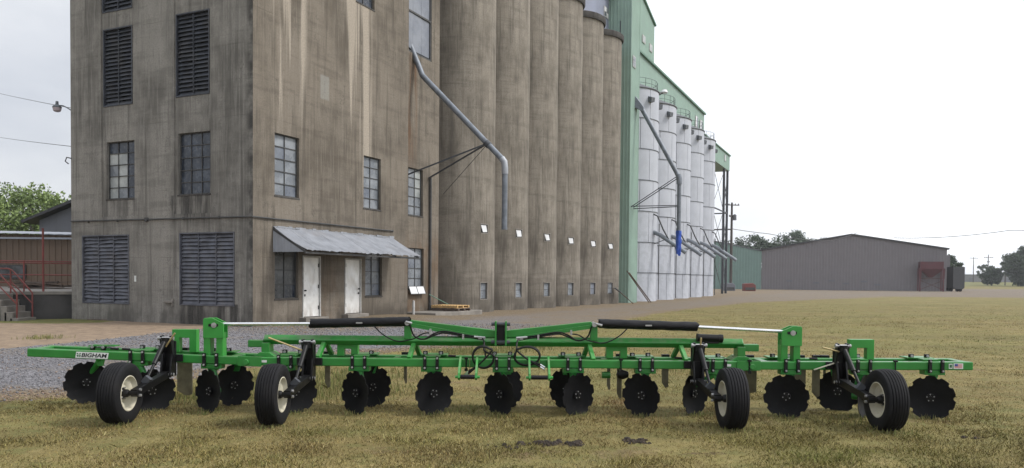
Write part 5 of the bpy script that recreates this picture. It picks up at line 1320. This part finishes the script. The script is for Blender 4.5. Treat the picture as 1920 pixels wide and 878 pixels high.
hub_me = MB().cyl((0, .03, 0), (0, .012, 0), .052, 20).cyl((0, .012, 0), (0, -.004, 0), .022, 14).cyl((0, .05, 0), (0, .16, 0), .045, 16, .04).mesh('hub', 'black')
hb_me = MB().cyl((0, 0, 0), (0, -.012, 0), .0075, 8).mesh('bolt', 'zinc')
DISC = [  # x, y, z, yaw, clamp x the standard hangs from, y of that bar
    (-4.35, -.15, .262, 38, -4.59, 0), (-3.663, -.15, .266, -38, -3.66, 0), (-2.555, -.15, .268, 36, -2.72, 0), (-1.82, -.15, .262, -44, -1.79, 0), (-.818, -.15, .265, 36, -.875, 0),
    (-.017, -.15, .26, -46, .032, 0), (.985, -.15, .262, 43, .93, 0), (1.76, -.15, .262, -44, 1.84, 0), (2.481, -.02, .272, 40, 2.76, 0), (3.583, -.15, .262, -28, 3.68, 0), (4.592, -.12, .266, 48, 4.59, 0), (5.393, -.15, .262, -28, 5.50, 0),
    (-5.483, .42, .285, 40, -5.3, .42), (-3.516, .40, .268, 46, -3.5, .42), (-1.683, .40, .262, 42, -1.7, .42), (.094, .40, .262, 42, .1, .42), (.856, .40, .255, -42, .86, .42), (4.452, .40, .255, -28, 4.42, .42)]
for k, (x, y, z, yaw, cxx, by) in enumerate(DISC):
    a = rad(yaw); n = Vector((math.sin(a), -math.cos(a), 0))
    d = place('disc_blade', dme, im, (x, y, z), (rad(random.Random(k).uniform(-4, 4)), rad(k * 13.), a))
    place('hub', hub_me, d)
    for i in range(5): q = 2 * math.pi * i / 5 + .4; place('bolt', hb_me, d, (.042 * math.cos(q), .018, .042 * math.sin(q)))
    hp_ = Vector((x, y, z)) - n * .13
    zt = B0 - .04 + wz(cxx)
    pts = [Vector((cxx, by, zt)), Vector((cxx, by, zt)).lerp(hp_, .35) + Vector((0, .03, 0)), hp_ + Vector((0, .01, .03)), hp_ + Vector((0, 0, -.025))]
    MB().tube(pts, [.040, .036, .028, .028], 12).prism([(cxx - .07, zt + .03), (cxx + .07, zt + .03), (cxx + .035, zt - .10), (cxx - .035, zt - .10)], fy, by - .015, by + .015).build('disc_standard', 'green', im, smooth=50)
    MB().cyl(hp_ - n * .03, hp_ + n * .06, .048, 14).build('bearing', 'green', im)
# flat shanks hanging from the rear bar
for x, wd2, zb in ((-4.137, .20, .13), (-2.266, .07, .25), (-1.247, .04, .31), (1.414, .045, .25), (1.555, .065, .14), (2.154, .085, .29), (3.258, .19, .23), (3.92, .15, .30), (4.13, .10, .18), (-.66 + 4.9, .03, .4)):
    x = (x - .14) * 1.0195 + .14; z = wz(x)
    MB().prism([(x - wd2 / 2, .60 + z), (x + wd2 / 2, .60 + z), (x + wd2 / 2, zb + .0), (x + wd2 * .1, zb - .02), (x - wd2 / 2, zb + .05)], fy, .50, .525).build('shank', 'shank', im, smooth=0, bevel=.003)
    MB().box(x - .05, x + .05, .475, .54, .56 + z, .72 + z).build('shank_clamp', 'black', im, smooth=0)
# hangers, loop brackets and wing towers
def ubracket(x0, x1, zb, zt, lwid):
    m = MB()
    m.prism([(x0, zb), (x0 + lwid, zb), (x0 + lwid, zt - .11), (x1 - lwid, zt - .11), (x1 - lwid, zb), (x1, zb), (x1, zt), (x0, zt)], fy, .30, .40)
    m.build('stand_bracket', 'green_l', im, smooth=0, bevel=.005)
ubracket(-4.30, -3.98, .68 + wz(-4.1), 1.01, .095); ubracket(4.563, 4.882, .68, .955, .095)
ubracket(-2.142, -1.869, .68, .885, .09); ubracket(1.379, 1.653, .68, .885, .09)
def wtower(x0, x1, zb, zm, zt, flip):
    m = MB()
    for a, b in ((x0, x0 + .085), (x1 - .10, x1 - .015)): m.box(a, b, -.03, .11, zb, zm + .005)
    t = m.build('wing_tower', 'green_l', im, smooth=0, bevel=.006)
    w_ = x1 - x0
    pl_ = [(0, 0), (w_, 0), (w_, .17), (w_ * .98, .19), (w_ * .45, zt - zm), (w_ * .06, zt - zm), (0, zt - zm - .02)]
    P_ = [((x0 + u) if not flip else (x1 - u), zm + v) for u, v in pl_]
    if flip: P_ = P_[::-1]
    for d0, d1 in ((-.045, -.02), (.09, .112)): MB().prism(P_, fy, d0, d1).build('cheek_plate', 'green_l', t, smooth=0, bevel=.004)
    MB().box(x0 + .01, x1 - .01, -.019, .089, zm + .006, zm + .07).build('base_plate', 'green', t, smooth=0)
    px_ = x0 + w_ * (.5 if not flip else .5); pz = zm + .165
    MB().box(px_ - .06, px_ + .06, -.049, -.0455, pz - .017, pz + .017).build('slot', 'black', t, smooth=0)
    MB().cyl((px_ + .01, -.065, pz), (px_ + .01, .125, pz), .019, 12).cyl((px_ + .01, -.058, pz), (px_ + .01, -.05, pz), .033, 16).build('pin', 'zinc', t)
    e = x0 - .03 if not flip else x1 + .03
    MB().cyl((e, .06, zt - .035), (e + (.07 if not flip else -.07), .06, zt - .06), .018, 8).build('grease_fitting', 'zinc', t)
    return px_, pz
wtower(-3.76, -3.50, .66, .925, 1.18, False); wtower(3.552, 3.81, .66, .89, 1.14, True)
# hydraulic cylinders
for (xr, zr, xa, za, xb, zb_) in ((-3.62, 1.098, -2.446, 1.109, -1.176, 1.148), (3.68, 1.062, 2.525, 1.112, 1.255, 1.142)):
    cyo = MB().cyl((xa, .13, za), (xb, .15, zb_), .046, 18).build('fold_cylinder', 'black', im)
    vs_ = []; n, m = 22, 40
    for j in range(m + 1):
        t = j / m; cxp = Vector((lerp(xa, xb, t), .14, lerp(za, zb_, t)))
        for i in range(n):
            a = 2 * math.pi * i / n; e = .5 + .5 * math.cos(a * 1)
            rr = .058 + .005 * fbm(t * 9, math.cos(a) * 1.5, math.sin(a) * 1.5) + (.004 * math.sin(a * 5 + j) if j in (0, 1, m - 1, m) else 0)
            vs_.append((cxp.x + (.018 * math.sin(a * 3) if j in (0, m) else 0), cxp.y + rr * math.cos(a), cxp.z + rr * math.sin(a) * (1.06 if math.sin(a) > 0 else 1.)))
    MB().add(vs_, [(j * n + i, j * n + (i + 1) % n, (j + 1) * n + (i + 1) % n, (j + 1) * n + i) for j in range(m) for i in range(n)]).build('sleeve', 'sleeve', cyo, smooth=80)
    MB().tube([(xa + (.02 if xa < 0 else -.02), .13, za), (xr, .09, zr)], .021, 14).build('rod', 'chrome', cyo)
    MB().cyl((xb - .04, .08, zb_), (xb + .04, .08, zb_ - .02), .016, 8).build('port_fitting', 'zinc', cyo)
    MB().box((xa + xb) / 2 - .04, (xa + xb) / 2 + .04, .075, .083, (za + zb_) / 2 - .009, (za + zb_) / 2 + .009).build('tag', 'zinc', cyo)
can = MB().cyl((2.53, .13, .975), (2.84, .13, .965), .048, 18).cyl((2.52, .13, .975), (2.545, .13, .975), .052, 18).cyl((2.80, .13, .966), (2.85, .13, .964), .053, 18).build('manual_canister', 'black', im)
MB().box(2.58, 2.8, .11, .2, .90, .93).build('bracket', 'black', can)
# hydraulic hoses
def smooth(pts, n=10):
    P_ = [Vector(p) for p in pts]; out_ = []
    for i in range(len(P_) - 1):
        a, b, c_, d = P_[max(i - 1, 0)], P_[i], P_[i + 1], P_[min(i + 2, len(P_) - 1)]
        for k in range(n):
            t = k / n; out_.append(.5 * ((2 * b) + (c_ - a) * t + (2 * a - 5 * b + 4 * c_ - d) * t * t + (3 * b - a - 3 * c_ + d) * t ** 3))
    out_.append(P_[-1]); return out_
def hose(pts, r_=.0095): return MB().tube(smooth(pts), r_, 8).build('hose', 'hose', im)
for s_ in (-1, 1):
    f = lambda x: s_ * x
    for e in (0, .022):
        hose([(f(1.16), .06, 1.11), (f(1.10), .04, .97), (f(.98), .05, .93), (f(.85), .07, 1.0 - e), (f(.72), .075, 1.03 - e), (f(.45), .08, .985 - e), (f(.27), .08, .955 - e), (f(.215), .02, .92), (f(.20), -.05, .82), (f(.185), -.10, .72)], .010)
    hose([(f(1.62), .12, 1.08), (f(1.5), .07, .98), (f(1.32), .06, .90), (f(1.12), .06, .93), (f(1.0), .08, .995), (f(.9), .08, 1.01)], .0085)
    cxh, czh, rxh, rzh = (-.215, .722, .132, .142) if s_ < 0 else (.335, .742, .160, .122)
    tx, tz = (-.40, .515) if s_ < 0 else (.50, .610)
    for k in range(2):
        pts = [(f(.205), -.03, .90), (f(.20), -.08 - .014 * k, .80)]
        for i in range(18):
            a = rad(170 if s_ > 0 else 10) + s_ * (i / 17) * rad(335)
            q = 1 - .05 * k + .03 * math.sin(i * .7 + k)
            pts.append((cxh + rxh * math.cos(a) * q, -.10 - .014 * k - .001 * i, czh + rzh * math.sin(a) * q))
        pts += [(lerp(pts[-1][0], tx, .5), -.14, lerp(pts[-1][2], tz, .5) - .015), (tx, -.15, tz + .03 * k)]
        hose(pts, .0115)
        dxx, dzz = (-.045, -.05) if s_ < 0 else (.06, -.035)
        MB().cyl((tx, -.15, tz + .03 * k), (tx + dxx, -.152, tz + dzz + .03 * k), .013, 8).build('hose_coupling', 'chrome', im)
    MB().box(f(.24) - .045, f(.24) + .045, .05, .10, .935, .955).cyl((f(.20), .06, .955), (f(.34), .06, .965), .014, 8).build('hose_fitting', 'zinc', im)
    for x in (.48, .9): MB().box(f(x) - .012, f(x) + .012, .055, .09, 1.0 + (x - .7) * .15 - .035, 1.0 + (x - .7) * .15 + .03).build('hose_clip', 'zinc', im)
# lower hitch lugs with roller pins
for xa, xb in ((-.50, -.29), (.363, .604)):
    for x in (xa, xb):
        MB().prism([(-.053, .60), (-.053, .735), (-.14, .72), (-.42, .555), (-.44, .50), (-.40, .468), (-.34, .475)], lambda u, v, d: (d, u, v), x - .013, x + .013).build('hitch_lug', 'green_l', im, smooth=0, bevel=.003)
    MB().cyl((xa - .045, -.40, .508), (xb + .045, -.40, .508), .018, 12).build('hitch_pin', 'green_l', im); MB().cyl((xa + .02, -.40, .508), (xb - .02, -.40, .508), .027, 14).build('roller', 'sleeve', im)
    MB().cyl(((xa + xb) / 2 + .01, -.06, .70), ((xa + xb) / 2, -.08, .36), .0035, 6).build('pin_wire', 'brass', im)
for x in (-2.37, -.43, 1.52, 3.14, 4.98):
    MB().cyl((x, -.075, .705 + wz(x)), (x, -.075, .545 + wz(x)), .009, 8).box(x - .022, x + .022, -.095, -.056, .69 + wz(x), .715 + wz(x)).box(x - .02, x + .02, -.09, -.05, .54 + wz(x), .575 + wz(x)).build('tie_bolt', 'black', im, smooth=0)
for x in (-4.85, -.63, 2.3, 4.05, -5.0): MB().cyl((x - .05, .2, .705 + wz(x)), (x + .05, .2, .70 + wz(x)), .014, 8).build('lock_pin', 'black', im)
# round green coulter stub left of the two shanks
MB().cyl((1.33, .35, .455), (1.44, .35, .455), .045, 16).build('stub_hub', 'green', im); MB().lathe([(0, 0), (.05, .02), (.065, .09), (.04, .16), (0, .17)], lambda x, y, h: (1.52 + h, .38 + x, .46 + y), 14).build('stub_bearing', 'black', im)
MB().prism([(-3.93, .60), (-3.83, .60), (-3.72, .50), (-3.78, .45)], fy, .44, .5).build('wing_gusset', 'green_l', im, smooth=0)
# gauge wheels
TRr, TWd = .358, .245
prof = []
for a in np.linspace(-1, 1, 25):
    xw = a * TWd / 2; e = abs(a)
    rr = TRr - .022 * e ** 2 - (.05 * max(0, (e - .78) / .22) ** 2)
    prof.append((rr, xw))
treads = []
for (rr, xw) in prof: treads.append((rr, xw))
grooved = []
for q in np.linspace(-.80, .80, 81):
    e = abs(q); rr = TRr - .020 * e ** 2
    gk = min(abs(q - c_) for c_ in (-.64, -.38, -.13, .13, .38, .64))
    if gk < .035: rr -= .011 * (1 - (gk / .035) ** 2)
    grooved.append((rr, q * TWd / 2))
side = [(TRr - .018, .89), (TRr - .035, .96), (TRr - .065, 1.0), (TRr - .10, .99), (TRr - .135, .93), (TRr - .152, .86), (TRr - .158, .78)]
full = [(r_, -x_ * TWd / 2) for r_, x_ in side[::-1]] + grooved + [(r_, x_ * TWd / 2) for r_, x_ in side]
fw_ = lambda x, y, h: (h, x, y)
tyre_me = MB().lathe(full, fw_, 72).mesh('tyre', 'rubber', 30)
rim_me = MB().lathe([(.206, .105), (.196, .108), (.186, .085), (.170, .06), (.120, .048), (.10, .03), (.065, .028), (.065, .016), (.10, .018), (.122, .035), (.17, .045), (.18, -.06), (.196, -.1), (.206, -.105)], fw_, 48).mesh('rim', 'cream', 35)
rimi = MB().lathe([(.19, -.10), (.175, -.04), (.172, .045)], fw_, 48).mesh('rim_barrel', 'cream', 35)
hubw = MB().lathe([(0, .10), (.035, .10), (.045, .085), (.05, .03), (.085, .026), (.085, .012), (0, .012)], fw_, 24).mesh('wheel_hub', 'black', 35)
nut = MB().cyl((.026, 0, 0), (.052, 0, 0), .010, 6).mesh('lug_nut', 'zinc')
for k, (xw, xm) in enumerate(((-4.367, -4.165), (-2.600, -2.405), (2.68, 2.475), (4.46, 4.265))):
    s_ = 1 if xm > xw else -1                     # the arm stands on this side of the wheel
    yw, zw = -.93, .350
    gw = place('gauge_wheel', tyre_me, im, (xw, yw, zw), (rad(17 * k), 0, 0)); gw.name = 'gauge_wheel'
    for nm, me in (('rim', rim_me), ('rim_barrel', rimi), ('wheel_hub', hubw)): place(nm, me, gw, (0, 0, 0), (0, 0, 0 if s_ > 0 else math.pi))
    for i in range(5):
        a = 2 * math.pi * i / 5; place('lug_nut', nut, gw, (0, .066 * math.cos(a), .066 * math.sin(a)), (0, 0, 0 if s_ > 0 else math.pi))
    zz = wz(xm)
    m = MB()
    for e in (-.070, .046): m.prism([(-.055, .47 + zz), (-.22, .41 + zz), (-.20, .55 + zz), (-.16, .70 + zz), (-.215, .88 + zz), (-.20, .93 + zz), (-.13, .935 + zz), (-.09, .70 + zz), (-.055, .66 + zz)], lambda u, v, d: (d, u, v), xm + e, xm + e + .024)
    m.box(xm - .075, xm + .075, -.085, -.054, .42 + zz, .86 + zz)
    mo = m.build('wheel_mount', 'black', im, smooth=0, bevel=.004)
    for zq in (.90, .45):
        MB().cyl((xm - .10, -.19, zq + zz), (xm + .10, -.19, zq + zz), .020, 12).build('pivot_pin', 'zinc', mo)
        for e in (-.088, .088): MB().cyl((xm + e - .008, -.19, zq + zz), (xm + e + .008, -.19, zq + zz), .026, 14).build('washer', 'zinc' if zq > .6 else 'black', mo)
    xa = xw + s_ * .155
    ar = MB().beam((xm, -.18, .45 + zz), (xa, yw, zw), .08, .085).build('wheel_arm', 'black', im, smooth=0, bevel=.006)
    MB().cyl((xa + s_ * .05, yw, zw), (xw + s_ * .06, yw, zw), .03, 14).build('axle', 'black', ar)
    for dz in (-.03, .035): MB().cyl((xa + s_ * .035, yw + .05, zw + dz), (xa + s_ * .065, yw + .05, zw + dz), .016, 8).build('bolt', 'zinc', ar)
    p0 = Vector((xm, -.21, .88 + zz)); p1 = Vector((xm, -.18, .45 + zz)).lerp(Vector((xa, yw, zw)), .62) + Vector((0, 0, .07))
    jk = MB().cyl(p0, p0.lerp(p1, .62), .029, 14).cyl(p0.lerp(p1, .6), p1, .018, 12).cyl(p0 + Vector((0, 0, .03)), p0 - Vector((0, 0, .05)), .05, 14).build('screw_jack', 'black', im)
    MB().beam(p1 + Vector((-.03, -.0, .02)), p1 + Vector((.03, 0, -.03)), .07, .09).build('clevis', 'steelgrey', jk)
    hd = {0: ((.02, -.24, .80), (.14, -.25, .97)), 1: ((-.05, -.24, .80), (-.46, -.26, .955)), 2: ((.0, -.24, .86), (.01, -.25, 1.0)), 3: ((-.05, -.2, .83), (-.27, -.22, .885))}[k]
    MB().cyl((xm + hd[0][0], hd[0][1], hd[0][2] + zz), (xm + hd[1][0], hd[1][1], hd[1][2] + zz), .011, 8).build('crank_handle', 'brass', jk)
    if k == 3: MB().beam((xm - .02, -.1, .70), (xm - .33, -.12, .60), .02, .012).build('lock_strap', 'cream', im, smooth=0)
    MB().box(xm - .16, xm + .16, -.088, -.0535, .60 + zz, .69 + zz).build('mount_clamp', 'black', im, smooth=0, bevel=.004)
# ------------------------------------------------------------------ summer haze over the flat land
hz = MB().box(-3100, 3100, -420, 3100, -2.0, 37.0).build('haze', 'dark', None, smooth=0)
hm = bpy.data.materials.new('pale_summer_haze'); hm.use_nodes = True; hm.node_tree.nodes.clear()
ho_ = hm.node_tree.nodes.new('ShaderNodeOutputMaterial'); hv = hm.node_tree.nodes.new('ShaderNodeVolumePrincipled')
hv.inputs['Color'].default_value = (.93, .96, 1, 1); hv.inputs['Density'].default_value = .00028; hv.inputs['Anisotropy'].default_value = .2
hm.node_tree.links.new(hv.outputs[0], ho_.inputs['Volume'])
hz.data.materials.clear(); hz.data.materials.append(hm); tag(hz, 'pale summer haze over the field', 'haze', kind='stuff')
#NEXT4
